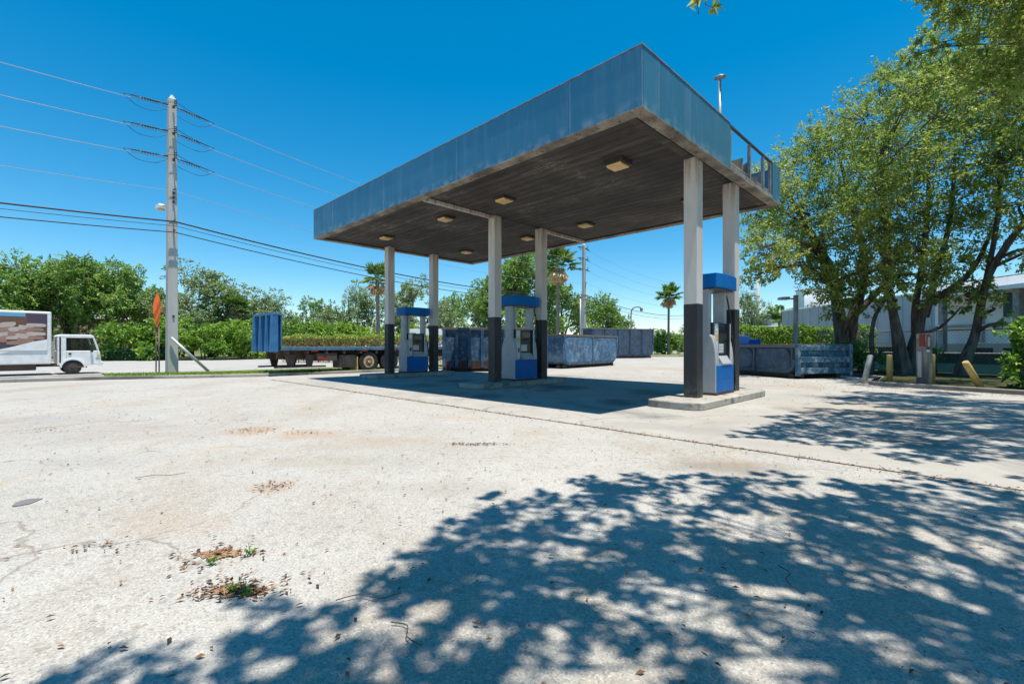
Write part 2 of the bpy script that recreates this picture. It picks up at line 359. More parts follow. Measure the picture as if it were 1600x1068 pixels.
# debris-filled joint along the pad edge
j=MB(); n=160; L=25.0
vs=[];fs=[]
for i in range(n+1):
    a=-9.6+L*i/n; w=.010+.016*random.random()**2; c=-1.1+.012*math.sin(i*.31)
    vs+= [ab(a,c-w,.003),ab(a,c+w*.7,.003)]
for i in range(n): fs.append((2*i,2*i+1,2*i+3,2*i+2))
MAT['joint']=weathered('joint_debris',(.14,.085,.05),(.06,.045,.03),9,.35,.65,.95,0,.5)
j.add(vs,fs); tag(j.build('expansion_joint',MAT['joint']),kind='structure')
# verge on the street side
vf=[(-24.5,11.3),(-18.5,16.75),(-16.0,18.35),(-13.6,19.0),(-11.0,20.0),(-8,22.6),(-2,28.6),(6,37)]
vb=[(4.6,38.6),(-4,32.9),(-12,24.9),(-16.6,20.4),(-19.2,17.6),(-25.3,12.1)]
slab('kerb',[(x+.02*0,y) for x,y in vf]+[(x-.12,y+.16) for x,y in reversed(vf)],-.02,.125,MAT['kerb'],.03)
slab('verge',[(x-.13,y+.17) for x,y in vf[2:]]+vb[:4],-.02,.11,MAT['verge'],0)
slab('kerb',[(x,y) for x,y in vb]+[(x-.15,y+.17) for x,y in reversed(vb)],-.02,.12,MAT['kerb'],.03)
slab('pavement',[(x-.13,y+.17) for x,y in vf[:3]]+vb[3:],-.02,.1,MAT['pad'],0)
# far side of the street
fk=[(-60,24),(-38.0,42.2),(-30.6,44.3),(-24.7,51.2),(-16.6,61.2),(0,82),(30,115)]
slab('kerb',fk+[(x-.15,y+.2) for x,y in reversed(fk)],-.02,.12,MAT['kerb'],.02)
slab('verge',[(x-.16,y+.21) for x,y in fk]+[(20,130),(-30,100),(-80,40)],-.02,.10,MAT['verge'],0)
# right hand planting bed
rk=[(20.5,-1.5),(16.3,7.3),(13.68,12.45),(12.15,15.6),(12.35,16.15),(12.9,16.45),(14.6,18.4),(16.2,29),(18,40)]
slab('kerb',rk+[(x+.14,y+.06) for x,y in reversed(rk)],-.02,.13,MAT['kerb'],.03)
slab('planting_bed',[(x+.15,y+.065) for x,y in rk]+[(60,60),(60,0)],-.02,.10,MAT['mulch'],0)
slab('kerb',[(14.5,58.5),(34,60),(34,60.3),(14.5,58.8)],-.02,.12,MAT['kerb'],.02)
slab('verge',[(14.5,58.82),(34,60.32),(60,75),(60,90),(14.5,80)],-.02,.1,MAT['verge'],0)

# ------------------------------------------------------------------ canopy
cz0,cz1=5.5,6.57; CL,CW=14.12,8.03
can=thing('fuel_canopy','big flat fuel station canopy with faded blue fascia on six black and white columns','canopy',ab(0,0,0),R(45))
# local x = short side (b), local y = long side (a)
def panel(x0,x1,y0,y1): MB().box(x0,x1,y0,y1,cz0,cz1).build('fascia_panel',MAT['fascia'],can,.006)
g=.003
fr=[0,1.58,5.2,8.83,12.42,CL]
for a0,a1 in zip(fr,fr[1:]): panel(0,.05,a0+g,a1-g)
for a0,a1 in zip(fr,fr[1:]): panel(CW-.05,CW,a0+g,a1-g)
rs=[.052,.6,4.09]
for b0,b1 in zip(rs,rs[1:]): panel(b0+g,b1-g,0,.05)
panel(7.33,CW-.052,0,.05)
ls=[.052,2.4,5.7,CW-.052]
for b0,b1 in zip(ls,ls[1:]): panel(b0+g,b1-g,CL-.05,CL)
MAT['strip']=weathered('pale_joint_strip',(.10,.25,.37),(.28,.38,.46),8,.45,.7,.5,0,.05,(1,1,.2))
boxes('joint_strip',MAT['strip'],can,[(-.004,-.0005,a-.012,a+.012,cz0+.004,cz1-.004) for a in fr[1:-1]]+[(b-.012,b+.012,-.004,-.0005,cz0+.004,cz1-.004) for b in (.6,)])
# cap trim on top
cap=MB()
cap.box(-.012,.07,-.012,CL+.012,cz1+.002,cz1+.022); cap.box(CW-.07,CW+.012,-.012,CL+.012,cz1+.002,cz1+.022)
cap.box(.072,4.09,-.012,.07,cz1+.002,cz1+.022); cap.box(.072,CW-.072,CL-.07,CL+.012,cz1+.002,cz1+.022)
cap.build('cap_trim',MAT['frame'],can)
# bottom flange ring
fl=MB(); w=.25
fl.box(-.01,w,-.01,CL+.01,cz0-.035,cz0-.002); fl.box(CW-w,CW+.01,-.01,CL+.01,cz0-.035,cz0-.002)
fl.box(w+.001,CW-w-.001,-.01,w,cz0-.035,cz0-.002); fl.box(w+.001,CW-w-.001,CL-w,CL+.01,cz0-.035,cz0-.002)
fl.build('flange',MAT['flange'],can,.004)
# inner vertical return of the flange
fi=MB(); i0=w-.02
fi.box(i0,w,w,CL-w,cz0-.001,cz0+.16); fi.box(CW-w,CW-i0,w,CL-w,cz0-.001,cz0+.16)
fi.box(w+.001,CW-w-.001,i0,w,cz0-.001,cz0+.16); fi.box(w+.001,CW-w-.001,CL-w,CL-i0,cz0-.001,cz0+.16)
fi.build('flange_return',MAT['darkmetal'],can)
# soffit decking: ribbed pans along y
so_=MB(); x=w+.004; k=0
while x<CW-w-.02:
    x1=min(x+.3,CW-w-.004)
    y0=w+.20
    so_.box(x,x1-.012,y0,CL-w-.03,cz0+.032,cz0+.07); so_.box(x1-.012,x1,y0,CL-w-.03,cz0+.05,cz0+.07); x=x1
so_.build('soffit',MAT['soffit'],can)
MB().box(.06,CW-.06,.06,CL-.06,cz0+.18,cz0+.24).build('roof_deck',MAT['flange'],can)
# beams and conduits
boxes('cross_beam',MAT['soffit'],can,[(w+.01,CW-w-.01,a-.09,a+.09,cz0+.02,cz0+.031) for a in (.42,7.02,13.62)])
for a,b0,b1 in ((7.02,.26,2.84),(7.02,5.47,CW-.26)):
    MB().box(b0,b1,a-.11,a-.03,cz0-.085,cz0+.02).build('light_channel',MAT['column'],can,.01)
    MB().box(b0,b1,a+.0,a+.09,cz0-.05,cz0+.02).build('conduit',MAT['column'],can,.01)
# exposed frame where fascia sheets are missing
fm=MB()
fm.box(4.1,7.325,.01,.06,cz1-.05,cz1)
fm.build('top_rail',MAT['darkmetal'],can)
boxes('frame_post',MAT['frame'],can,[(b-.04,b+.04,.02,.09,cz0+.005,cz1-.052) for b in (4.18,5.55,6.62,7.22)])
for b in (4.3,5.62,6.7):                         # sloping gussets
    MB().prism([(.1,cz0+.02),(1.0,cz0+.22),(1.0,cz0+.28),(.1,cz0+.62)],'x',b,b+.03).build('gusset',MAT['frame'],can)
MB().box(4.1,7.325,-.005,.018,cz0+.003,cz0+.10).build('bottom_rail',MAT['frame'],can)
# torn sheet metal inside the gap
boxes('inner_sheet',MAT['flange'],can,[(4.4,6.9,.5,.53,cz0+.25,cz0+.62),(5.2,5.24,.1,.49,cz0+.25,cz0+.6)])
for a in (.42,7.02,13.62):
    for b in (3.02,5.30):
        h=.155
        c=MB().box(b-h,b+h,a-h,a+h,2.25,cz0+.03).build('column',MAT['column'],can,.012)
        MB().box(b-h-.003,b+h+.003,a-h-.003,a+h+.003,.13,2.25).build('base_band',MAT['band'],c,.012)
# soffit lamps
n=0
lamp_lab={ (1.68,1.9):'nearest square yellowed lamp under the canopy corner', (5.42,1.9):'yellowed soffit lamp in the front row, second from the camera',
 (8.2,1.9):'yellowed soffit lamp in the front row, third from the camera',(11.95,1.9):'yellowed soffit lamp in the front row above the left front column',
 (1.68,5.8):'yellowed soffit lamp behind the two nearest columns',(5.42,5.8):'yellowed soffit lamp in the back row, right of the middle columns',
 (8.15,5.8):'yellowed soffit lamp in the back row, just left of the middle rear column',(11.85,5.8):'yellowed soffit lamp at the far end of the back row'}
for (a,b),lab in lamp_lab.items():
    t=thing('ceiling_light',lab,'lamp',ab(a,b,cz0),R(45),'square lamps under the canopy')
    hgt = -.09 if (a,b)==(1.68,1.9) else -.05
    MB().box(-.24,.24,-.24,.24,hgt+.02,.031).build('frame',MAT['darkmetal'],t,.01)
    MB().prism([(-.20,hgt+.018),(.20,hgt+.018),(.16,hgt-.03),(-.16,hgt-.03)],'y',-.19,.19).build('lens',MAT['amber'],t,.01)
# vent pipe on the roof
vp=thing('vent_pipe','tall thin grey vent pipe with bent top rising beside the missing canopy panels','pipe',ab(.28,4.2,cz0+.24),R(45))
MB().tube([(0,0,0),(0,0,2.02)],.035,10).build('pipe',MAT['steel'],vp)
MB().tube([(-.02,-.12,2.04),(-.0,.0,2.1),(.0,.12,2.08)],.05,10).build('cap',MAT['frame'],vp)

# ------------------------------------------------------------------ islands and pumps
isl=['nearest pale concrete pump island in full sun','middle concrete pump island in the canopy shade','far left concrete pump island in the canopy shade']
for lab,a in zip(isl,(.40,7.0,13.6)):
    t=MB().prism(rrect(1.85,6.15,-.62,.62,.28,7),'z',0,.15).build('pump_island',MAT['island'],None,.018)
    t.location=ab(a,0,.002); t.rotation_euler=(0,0,R(45)); tag(t,lab,'kerb island','pump islands')

def make_pump():
    t=thing('fuel_pump','','fuel pump',(0,0,0),R(45),'grey and blue fuel pumps')
    hw=.56; hd=.32                      # half width along x (b), half depth along y (a)
    MB().box(-hw-.01,hw+.01,-hd-.01,hd+.01,0,.05).build('plinth',MAT['darkmetal'],t,.006)
    # end panels with curved shoulders
    def side(x0,x1,nm):
        pr=[(-hd,.05),(hd,.05),(hd,.72)]
        pr+=[(hd-(hd-.15)*(1-math.cos(q*math.pi/2)), .72+.72*math.sin(q*math.pi/2)) for q in np.linspace(.1,1,8)]
        pr+=[(.15,2.55),(-.15,2.55)]
        pr+=[(-y,z) for y,z in reversed([(hd-(hd-.15)*(1-math.cos(q*math.pi/2)), .72+.72*math.sin(q*math.pi/2)) for q in np.linspace(.1,1,8)])]
        pr+=[(-hd,.72)]
        return MB().prism(pr,'x',x0,x1).build(nm,MAT['pumpgrey'],t,.02)
    side(-hw,-hw+.13,'side_panel'); side(hw-.13,hw,'side_panel')
    # lighter shoulder trims
    for x0 in (-hw+.131,hw-.161):
        m=MB()
        for sg in (-1,1):
            pts=[(sg*(hd+.004),.70)]+[(sg*(hd+.004-(hd-.15)*(1-math.cos(q*math.pi/2))), .72+.72*math.sin(q*math.pi/2)) for q in np.linspace(.1,1,8)]
            inn=[(y-sg*.09,z) for y,z in pts]
            m.prism(pts+inn[::-1],'x',x0,x0+.03)
        m.build('shoulder_trim',MAT['pumplight'],t)
    lx=hw-.135
    lw=MB().box(-lx,lx,-hd+.01,hd-.01,.055,.70).build('lower_cabinet',MAT['pumpgrey'],t,.01)
    for sg in (-1,1):
        y0,y1=sorted((sg*(hd-.009),sg*(hd+.006)))
        MB().box(-hw+.02,hw-.02,y0,y1,.07,.70).build('lower_panel',MAT['pumpblue'],t,.006)
    MB().box(-lx+.02,lx-.02,-.21,.21,.701,1.72).build('head',MAT['pumpdark'],t,.03)
    for sg in (-1,1):
        def pl(x0,x1,z0,z1,o,nm,mt,bv=.008):
            y0,y1=sorted((sg*.208,sg*(.212+o))); return MB().box(x0,x1,y0,y1,z0,z1).build(nm,MAT[mt],t,bv)
        s=-sg                               # keep the layout the same seen from either side
        def X(a,b): return tuple(sorted((s*a,s*b)))
        pl(*X(-lx+.03,-lx+.22),.72,1.70,.03,'trim_strip','pumplight')
        sc=pl(*X(-lx+.26,lx-.06),1.30,1.68,.015,'display_bezel','pumpdark')
        y0,y1=sorted((sg*.228,sg*.232))
        MB().box(*X(-lx+.32,lx-.14),y0,y1,1.47,1.62).build('display',MAT['screen'],sc)
        pd=pl(*X(-lx+.28,lx-.08),.95,1.24,.02,'keypad_panel','pumpdark')
        kb=MB(); kq=X(-.17,.13); kb.box(kq[0],kq[1],*sorted((sg*.2321,sg*.234)),.99,1.21)
        for i in range(4):
            for jz in range(3):
                xx=X(-.16+i*.075,-.105+i*.075); yy=sorted((sg*.233,sg*.238))
                kb.box(xx[0],xx[1],yy[0],yy[1],1.0+jz*.075,1.05+jz*.075)
        kb.build('keypad',MAT['pumplight'],pd)
        m=MB(); yy=[sg*.22,sg*(hd+.02),sg*(hd+.02),sg*.22]
        m.prism([(yy[0],.702),(yy[1],.702),(yy[2],.74),(yy[3],.93)],'x',-lx+.25,lx-.04).build('ledge',MAT['pumpgrey'],t,.01)
    # upper posts and fins
    MB().box(-hw+.20,-hw+.30,-.10,.10,1.721,2.55).build('upper_post',MAT['pumpgrey'],t,.01)
    for sg in (-1,1):
        def q(x0,x1,z0,z1,d0,d1,nm,mt):
            y0,y1=sorted((sg*d0,sg*d1)); xx=sorted((-sg*x0,-sg*x1)); return MB().box(xx[0],xx[1],y0,y1,z0,z1).build(nm,MAT[mt],t,.004)
        q(lx-.06,lx+.0,.75,1.72,.212,.29,'nozzle_boot','pumpdark'); q(lx-.055,lx-.01,.74,1.70,.291,.30,'hose_guide','pumplight')
        q(-lx+.04,-lx+.20,1.52,1.66,.2425,.2455,'price_label','white'); q(-lx+.04,-lx+.20,1.30,1.44,.2425,.2455,'notice_label','amber'); q(-lx+.06,-lx+.18,.95,1.10,.2425,.2455,'notice_label','red')
        q(-.08,.22,1.34,1.42,.2275,.236,'card_reader','rubber')
        MB().box(-hw+.03,hw-.03,*sorted((sg*(hd+.0055),sg*(hd+.0075))),.372,.378).build('panel_seam',MAT['pumpdark'],t)
    # canopy sign with convex ends
    pts=[]
    for q in np.linspace(-1,1,11): pts.append((-hw-.10-.0+.0*q, q*.42))
    pf=[(-hw-.08,-.36),(-hw+.2,-.42),(0,-.44),(hw-.2,-.42),(hw+.08,-.36),(hw+.08,.36),(hw-.2,.42),(0,.44),(-hw+.2,.42),(-hw-.08,.36)]
    MB().prism(pf,'z',2.53,2.86).build('top_sign',MAT['pumpblue'],t,.015)
    MB().prism([(x*.9,y*.8) for x,y in pf],'z',2.50,2.529).build('sign_underside',MAT['pumpdark'],t)
    return t
def add_hoses(t):
    hw=.56
    for sg in (-1,1):
        x=hw+.03
        h=[(x-.05,sg*.12,2.5),(x+.06,sg*.14,2.3),(x+.13,sg*.2,1.7),(x+.14,sg*.26,.9),(x+.13,sg*.30,.35),(x+.10,sg*.27,.12),(x+.05,sg*.22,.25),(x+.04,sg*.19,.7),(x+.04,sg*.17,1.02)]
        o=MB().tube(bez(h,5),.019,8).build('hose',MAT['rubber'],t)
        nz=MB().box(x-.0,x+.07,sg*.17-.04,sg*.17+.04,.98,1.28)
        nz.tube([(x+.035,sg*.17,1.26),(x+.04,sg*.2,1.36),(x+.03,sg*.26,1.40)],.02,8)
        nz.build('nozzle',MAT['rubber'],o,.015)
def bez(p,n):
    p=[Vector(q) for q in p]; out=[]
    for i in range(len(p)-1):
        a,b,c,d=p[max(i-1,0)],p[i],p[i+1],p[min(i+2,len(p)-1)]
        for k in range(n):
            s=k/n; out.append(.5*((2*b)+(c-a)*s+(2*a-5*b+4*c-d)*s*s+(3*b-a-3*c+d)*s**3))
    return out+[p[-1]]
pump=make_pump(); bpy.context.view_layer.update()
plab=['sunlit grey and blue fuel pump on the nearest island','shaded grey and blue fuel pump on the middle island','shaded grey and blue fuel pump on the far left island']
for i,a in enumerate((.50,7.1,13.7)):
    o=pump if i==0 else copy_tree(pump)
    o.location=ab(a,4.26,.153); o['label']=plab[i]
    add_hoses(o)

# ------------------------------------------------------------------ street furniture
dS=Vector((.61,.792,0)).normalized(); nS=Vector((-dS.y,dS.x,0))
pole_pos=[Vector((-15.55,21.3,.1))+dS*38.6*k for k in (-1,0,1,2)]
lev=[12.25,11.05,9.9]
def make_pole(label,loc,full=True):
    t=thing('utility_pole',label,'utility pole',loc,math.atan2(dS.y,dS.x),'concrete poles of the street power line')
    hh=12.45
    b=.205; c=.15
    m=MB(); vs=[(-b,-b,0),(b,-b,0),(b,b,0),(-b,b,0),(-c,-c,hh),(c,-c,hh),(c,c,hh),(-c,c,hh),(0,0,hh+.28)]
    m.add(vs,[(0,1,5,4),(1,2,6,5),(2,3,7,6),(3,0,4,7),(4,5,8),(5,6,8),(6,7,8),(7,4,8),(3,2,1,0)]).build('shaft',MAT['pole'],t,.03)
    for z in lev:
        zz=z-.1
        for sg in (-1,1):
            zs=lambda q: zz+.05-.1*q
            ins=MB().tube([(sg*.16,0,zs(.16)),(sg*.55,0,zs(.55))],.03,8)
            for k in range(6): ins.tube([(sg*(.58+k*.1),0,zs(.58+k*.1)),(sg*(.61+k*.1),0,zs(.61+k*.1))],.055,10)
            ins.tube([(sg*.55,0,zs(.55)),(sg*1.5,0,zs(1.5))],.02,6)
            ins.build('insulator',MAT['insul'],t)
            ins=MB().tube([(0,sg*.2,zz-.1),(0,sg*.48,zz-.1)],.03,8)
            for k in range(4): ins.tube([(0,sg*.48,zz-.12+k*.08),(0,sg*.48,zz-.09+k*.08)],.06,10)
            ins.build('insulator',MAT['insul'],t)
        if full:
            for sg in (-1,1):
                p=[(-1.75,sg*.02,zz-.13),(-1.2,sg*.25,zz-.24-.12*sg),(-.5,sg*.46,zz-.2-.05*sg),(0,sg*.5,zz+.03),(.5,sg*.46,zz-.16-.05*sg),(1.2,sg*.25,zz-.28-.12*sg),(1.75,sg*.02,zz-.13)]
                MB().tube(bez(p,6),.011,6).build('jumper',MAT['cable'],t)
    boxes('bracket',MAT['insul'],t,[(-.04,.04,-.262+k*.005,-.20,z,z+.12) for k,z in enumerate((12.0,10.8,9.6,8.1,7.9,7.7,2.5))])
    for zz in (8.3,6.9,6.45):
        MB().tube([(0,-.2,zz),(0,-.42,zz)],.03,6).build('clamp',MAT['insul'],t)
    return t
pl1=make_pole('tall near concrete utility pole on the grass verge beside the orange sign',pole_pos[1])
pl2=make_pole('concrete utility pole farther up the street behind the blue containers',pole_pos[2],False)
pl3=make_pole('far concrete utility pole hidden behind the nearest canopy column',pole_pos[3],False)
# lamp on the near pole
arm=MB().tube(bez([(0,.2,7.4),(0,.7,7.75),(0,1.2,7.85)],5),.035,8).build('lamp_arm',MAT['steel'],pl1)
MB().prism([(1.15,7.84),(1.25,7.95),(1.75,7.93),(1.85,7.83),(1.75,7.76),(1.25,7.76)],'x',-.16,.16).build('lamp_head',MAT['white'],pl1,.04)
MB().prism(circ(0,1.5,.15,14),'z',7.66,7.77).build('lamp_glass',MAT['bcream'],pl1,.03)
def wire(name,label,z,off,r,mat,sag=1.0):
    pts=[]
    for k in range(3):
        a,b=pole_pos[k],pole_pos[k+1]
        for i in range(24):
            s=i/24; p=a.lerp(b,s)+nS*off; p.z=z-4*sag*s*(1-s); pts.append(p)
    p=pole_pos[3]+nS*off; p.z=z; pts.append(p)
    tag(MB().tube(pts,r,6).build(name,mat),label,'wire','overhead wires along the street')
wire('power_line','topmost bare power conductor strung between the utility poles',lev[0]-.05,.02,.013,MAT['wire'])
wire('power_line','middle of the three bare upper power conductors',lev[1]-.05,.02,.013,MAT['wire'])
wire('power_line','lowest of the three bare upper power conductors',lev[2]-.05,.02,.013,MAT['wire'])
wire('power_line','thin neutral wire alone below the three upper conductors',8.3,.0-.42,.010,MAT['wire'])
wire('phone_cable','thick black cable, upper of the low bundle of cables',6.93,-.42,.034,MAT['cable'],.95)
wire('phone_cable','thinnest dark cable in the middle of the low bundle',6.72,-.5,.012,MAT['cable'],.98)
wire('phone_cable','lowest black cable on the utility poles',6.45,-.42,.022,MAT['cable'],1.0)
# leaning pipe
tag(MB().tube([gr(326,580,.13),at(267,527,21.0)],.065,12).build('steel_pipe',MAT['steel']),'grey steel pipe leaning against the near utility pole','pipe')
# folded orange sign
sg=thing('warning_sign','folded orange fabric road sign standing edge on beside the near utility pole','road sign',(*gr(246,582,.11)[:2],.11),R(20))
m=MB()
pr=[(0,3.62),(.11,3.3),(.17,2.95),(.12,2.55),(.03,2.08),(-.04,2.05),(-.13,2.6),(-.17,2.95),(-.1,3.35)]
for y0,k in ((-.04,1),(-.015,.8),(.01,.6)): m.prism([(x*k,z) for x,z in pr],'y',y0,y0+.028)
m.build('sign_cloth',MAT['orange'],sg,.006)
for x in (-.06,.06): MB().tube([(x,.02,0),(x*.8,.02,2.3)],.028,8).build('post',MAT['wood'],sg)

# ------------------------------------------------------------------ box truck
tg=NT('tinted_auto_glass'); tg.done((.02,.03,.03),.05)
tt=tg.n.new('ShaderNodeBsdfTransparent'); tt.inputs[0].default_value=(.62,.68,.64,1); tm=tg.n.new('ShaderNodeMixShader'); tm.inputs[0].default_value=.82
tg.l.new(tg.b.outputs[0],tm.inputs[1]); tg.l.new(tt.outputs[0],tm.inputs[2]); tg.l.new(tm.outputs[0],tg.out.inputs[0]); MAT['autoglass']=tg.m
tk=thing('box_truck','white box truck with photo printed cargo box driving on the street','truck',gr(110,583),math.atan2(.75,.66))
MAT['brown']=flat('print_brown',(.15,.07,.045),.4); MAT['tan']=flat('print_tan',(.33,.19,.14),.4); MAT['printblue']=flat('print_blue',(.12,.36,.55),.4)
MAT['plum']=flat('print_plum',(.075,.05,.085),.4); MAT['pale']=flat('print_pale',(.52,.42,.37),.4)
# local x forward, right side (seen) at y=-.95
cab=[(-.52,.42),(.98,.42),(1.0,.62),(.965,1.03),(.945,1.10),(-.52,1.10)]
cb=MB().prism(cab,'y',-.92,.92)
cb.prism([(-.52,1.70),(.775,1.70),(.74,1.79),(.66,1.86),(-.44,1.86),(-.52,1.8)],'y',-.92,.92)
cb.box(-.52,-.22,-.92,-.86,1.099,1.701); cb.box(-.52,-.22,.86,.92,1.099,1.701)
for y0 in (-.92,.85): cb.prism([(.94,1.099),(.86,1.099),(.70,1.701),(.778,1.701)],'y',y0,y0+.07)
cb.box(-.52,-.46,-.86,-.35,1.099,1.701); cb.box(-.52,-.46,.35,.86,1.099,1.701)
cb.build('cab',MAT['white'],tk,.03)
for y0 in (-.6,.12): MB().box(-.40,-.28,y0,y0+.46,1.05,1.52).build('seat_back',MAT['rubber'],tk,.04)
MB().tube([(.55,.35+.17*math.cos(a),1.22+.13*math.sin(a)) for a in np.linspace(0,6.28,15)],.016,6).build('steering_wheel',MAT['rubber'],tk)
MB().prism([(-.23,1.09),(.85,1.09),(.69,1.71),(-.23,1.71)],'y',-.90,-.894).build('side_window',MAT['autoglass'],tk)
MB().prism([(-.23,1.09),(.85,1.09),(.69,1.71),(-.23,1.71)],'y',.894,.90).build('side_window',MAT['autoglass'],tk)
mw=MB(); mw.add([(.935,-.85,1.09),(.935,.85,1.09),(.772,.85,1.71),(.772,-.85,1.71)],[(0,1,2,3)]); mw.build('windscreen',MAT['autoglass'],tk)
MB().box(.9,1.08,-.92,.92,.40,.58).build('bumper',MAT['white'],tk,.03)
MB().tube([(.62,-.95,1.3),(.66,-1.08,1.25),(.66,-1.08,1.0)],.02,6).build('mirror_arm',MAT['rubber'],tk)
MB().box(.60,.70,-1.14,-1.0,1.05,1.4).build('mirror',MAT['rubber'],tk,.02)
MB().box(-.15,-.05,-.945,-.92,.92,1.0).build('door_handle',MAT['rubber'],tk)
boxes('door_seam',MAT['rubber'],tk,[(-.21,-.20,-.926,-.9,.62,1.09),(.86,.87,-.926,-.9,.72,1.06)])
MB().box(-.1,.5,-.96,-.7,.30,.36).build('step',MAT['chassis'],tk)
MB().box(.86,.95,-.932,-.90,.86,.93).build('turn_signal',MAT['amber'],tk,.005)
MB().box(-.46,-.40,-.935,-.9,.55,1.75).build('air_duct',MAT['rubber'],tk,.01)
MB().box(.8,.96,-.93,-.6,.68,.8).build('headlight',MAT['steel'],tk,.02)
arch=[(.45*math.cos(a),.31+.43*math.sin(a)) for a in np.linspace(0,math.pi,13)]+[(.385*math.cos(a),.31+.365*math.sin(a)) for a in np.linspace(math.pi,0,13)]
MB().prism([(.37*math.cos(a),.31+.36*math.sin(a)) for a in np.linspace(0,math.pi,13)],'y',-.923,-.905).build('wheel_well',MAT['rubber'],tk)
MB().prism(arch,'y',-.97,-.7).build('mudguard',MAT['white'],tk)
def wheel(name,parent,x,y0,y1,r,rim,z=None):
    z=r if z is None else z; ym=(y0+y1)/2
    o=MB().prism(circ(x,z,r,28),'y',min(y0,y1),max(y0,y1),True).build(name,MAT['rubber'],parent,.04)
    yo=min(y0,y1)
    m=MB().prism(circ(x,z,r*.58,24),'y',yo-.006,yo+.02,True)
    for k in range(8):
        a=k*math.pi/4; m.prism(circ(x+r*.25*math.cos(a),z+r*.25*math.sin(a),.02,6),'y',yo-.03,yo)
    m.prism(circ(x,z,r*.14,10),'y',yo-.06,yo)
    m.build('rim',rim,o,.01)
    MB().prism(circ(x,z,r*.36,20)+[],'y',yo-.009,yo-.0065).build('hub_recess',MAT['chassis'],o)
    return o
wheel('wheel',tk,0,-.945,-.7,.31,MAT['chassis']); wheel('wheel',tk,0,.9,.66,.31,MAT['chassis'])
wheel('wheel',tk,-3.3,-.9,-.5,.31,MAT['chassis']); wheel('wheel',tk,-3.3,.9,.5,.31,MAT['chassis'])
MB().box(-4.6,.2,-.42,.42,.36,.5).build('chassis',MAT['chassis'],tk)
MB().box(-2.4,-1.2,-.85,-.4,.22,.5).build('fuel_tank',MAT['chassis'],tk,.05)
bxo=MB().box(-4.8,-.72,-1.02,1.02,.5,2.88).build('cargo_box',MAT['white'],tk,.05)
gr_=MB().box(-4.7,-.86,-1.027,-1.021,1.12,2.78).build('printed_side',MAT['brown'],bxo)
MB().box(-4.7,-1.55,-1.032,-1.028,2.62,2.78).build('print_sky',MAT['printblue'],gr_)
MB().box(-1.5,-.86,-1.032,-1.028,2.28,2.78).build('print_shadow',MAT['plum'],gr_)
MB().prism([(-4.7,1.12),(-2.55,1.12),(-2.2,1.22),(-1.7,1.36),(-2.6,1.40),(-4.7,1.42)],'y',-1.0325,-1.0285).build('print_band',MAT['plum'],gr_)
MB().prism([(-2.5,1.119),(-.859,1.119),(-.859,1.62),(-1.3,1.52),(-1.9,1.30)],'y',-1.056,-1.0538).build('print_swoosh',MAT['white'],gr_)
pst=MB(); ptn=MB()
for i in range(48):                                      # stacked round shapes in the print
    st=i//4; cx=-4.45+.29*st+.05*random.random(); czz=1.46+.19*(i%4)+.1*(st%3)+.04*random.random(); w_=.24+.1*random.random(); h_=.075+.04*random.random(); yy=-1.0335-.0004*i
    (pst if i%2 else ptn).prism([(cx+w_*math.copysign(abs(math.cos(a))**.5,math.cos(a)),czz+h_*math.copysign(abs(math.sin(a))**.7,math.sin(a))+.06*math.sin(st*1.7)*math.cos(a)) for a in np.linspace(0,2*math.pi,18,False)],'y',yy,yy+.0003)
pst.build('print_discs',MAT['pale'],gr_); ptn.build('print_discs',MAT['tan'],gr_)

# ------------------------------------------------------------------ flatbed trailer
tr=thing('flatbed_trailer','blue flatbed trailer with tall ribbed headboard parked by the kerb','trailer',(-10.22,20.12,0),math.atan2(.76,.65))
TL,TW=10.3,2.1
dk=MB().box(.25,TL,.0,TW,1.12,1.29).build('deck',MAT['deck'],tr,.015)
boxes('stake_pocket',MAT['trailblue'],dk,[(.6+k*.8,.7+k*.8,-.03,-.001,1.17,1.24) for k in range(12)])
MAT['headboard']=weathered('shaded_headboard_blue',(.018,.07,.16),(.03,.10,.21),2,.4,.65,.6)  # shade of the recesses between ribs put into a darker blue
hb=MB().box(.12,.16,.06,TW-.06,1.1,2.68).build('headboard',MAT['headboard'],tr)
for y in (0,.62,1.28,TW-.16):
    MB().prism([(-.14,2.66),(.115,2.66),(.115,1.06),(-.20,1.06)],'y',y,y+(.16 if y in(0,TW-.16) else .07)).build('headboard_rib',MAT['trailblue'],hb,.006)
MB().box(-.10,.24,-.01,TW+.01,2.662,2.76).build('top_rail',MAT['trailblue'],hb,.01)
MB().box(.24,.29,.02,.30,1.30,2.66).build('rib',MAT['trailblue'],hb)
boxes('chassis_beam',MAT['chassis'],tr,[(.3,TL-.2,.55,.70,.72,1.115),(.3,TL-.2,1.6,1.75,.72,1.115)])
boxes('cross_member',MAT['chassis'],tr,[(.5+k*.9,.6+k*.9,.02,TW-.02,.96,1.11) for k in range(11)])
for y in (.25,1.95):
    MB().prism([(.55,.92),(1.0,.92),(.9,.41),(.68,.41)],'y',y,y+.14).build('landing_leg',MAT['chassis'],tr)
    MB().prism([(1.45,.92),(1.9,.92),(1.75,.41),(1.55,.41)],'y',y,y+.14).build('landing_leg',MAT['chassis'],tr)
boxes('skid',MAT['chassis'],tr,[(.1,2.4,y,y+.22,.34,.41) for y in (.2,1.9)])
MB().box(1.9,2.9,.05,.5,.62,1.0).build('tool_box',MAT['chassis'],tr,.02)
MB().box(3.0,3.9,.05,.7,.28,.9).build('side_box',MAT['darkmetal'],tr,.02)
MB().box(3.92,3.97,.02,.6,.12,.8).build('mud_flap',MAT['yellow'],tr)
boxes('reflector',MAT['red'],tr,[(x,x+.3,-.012,.02,1.06,1.115) for x in (1.6,4.2,6.0)]+[(1.95,2.3,.03,.049,.66,.78)])
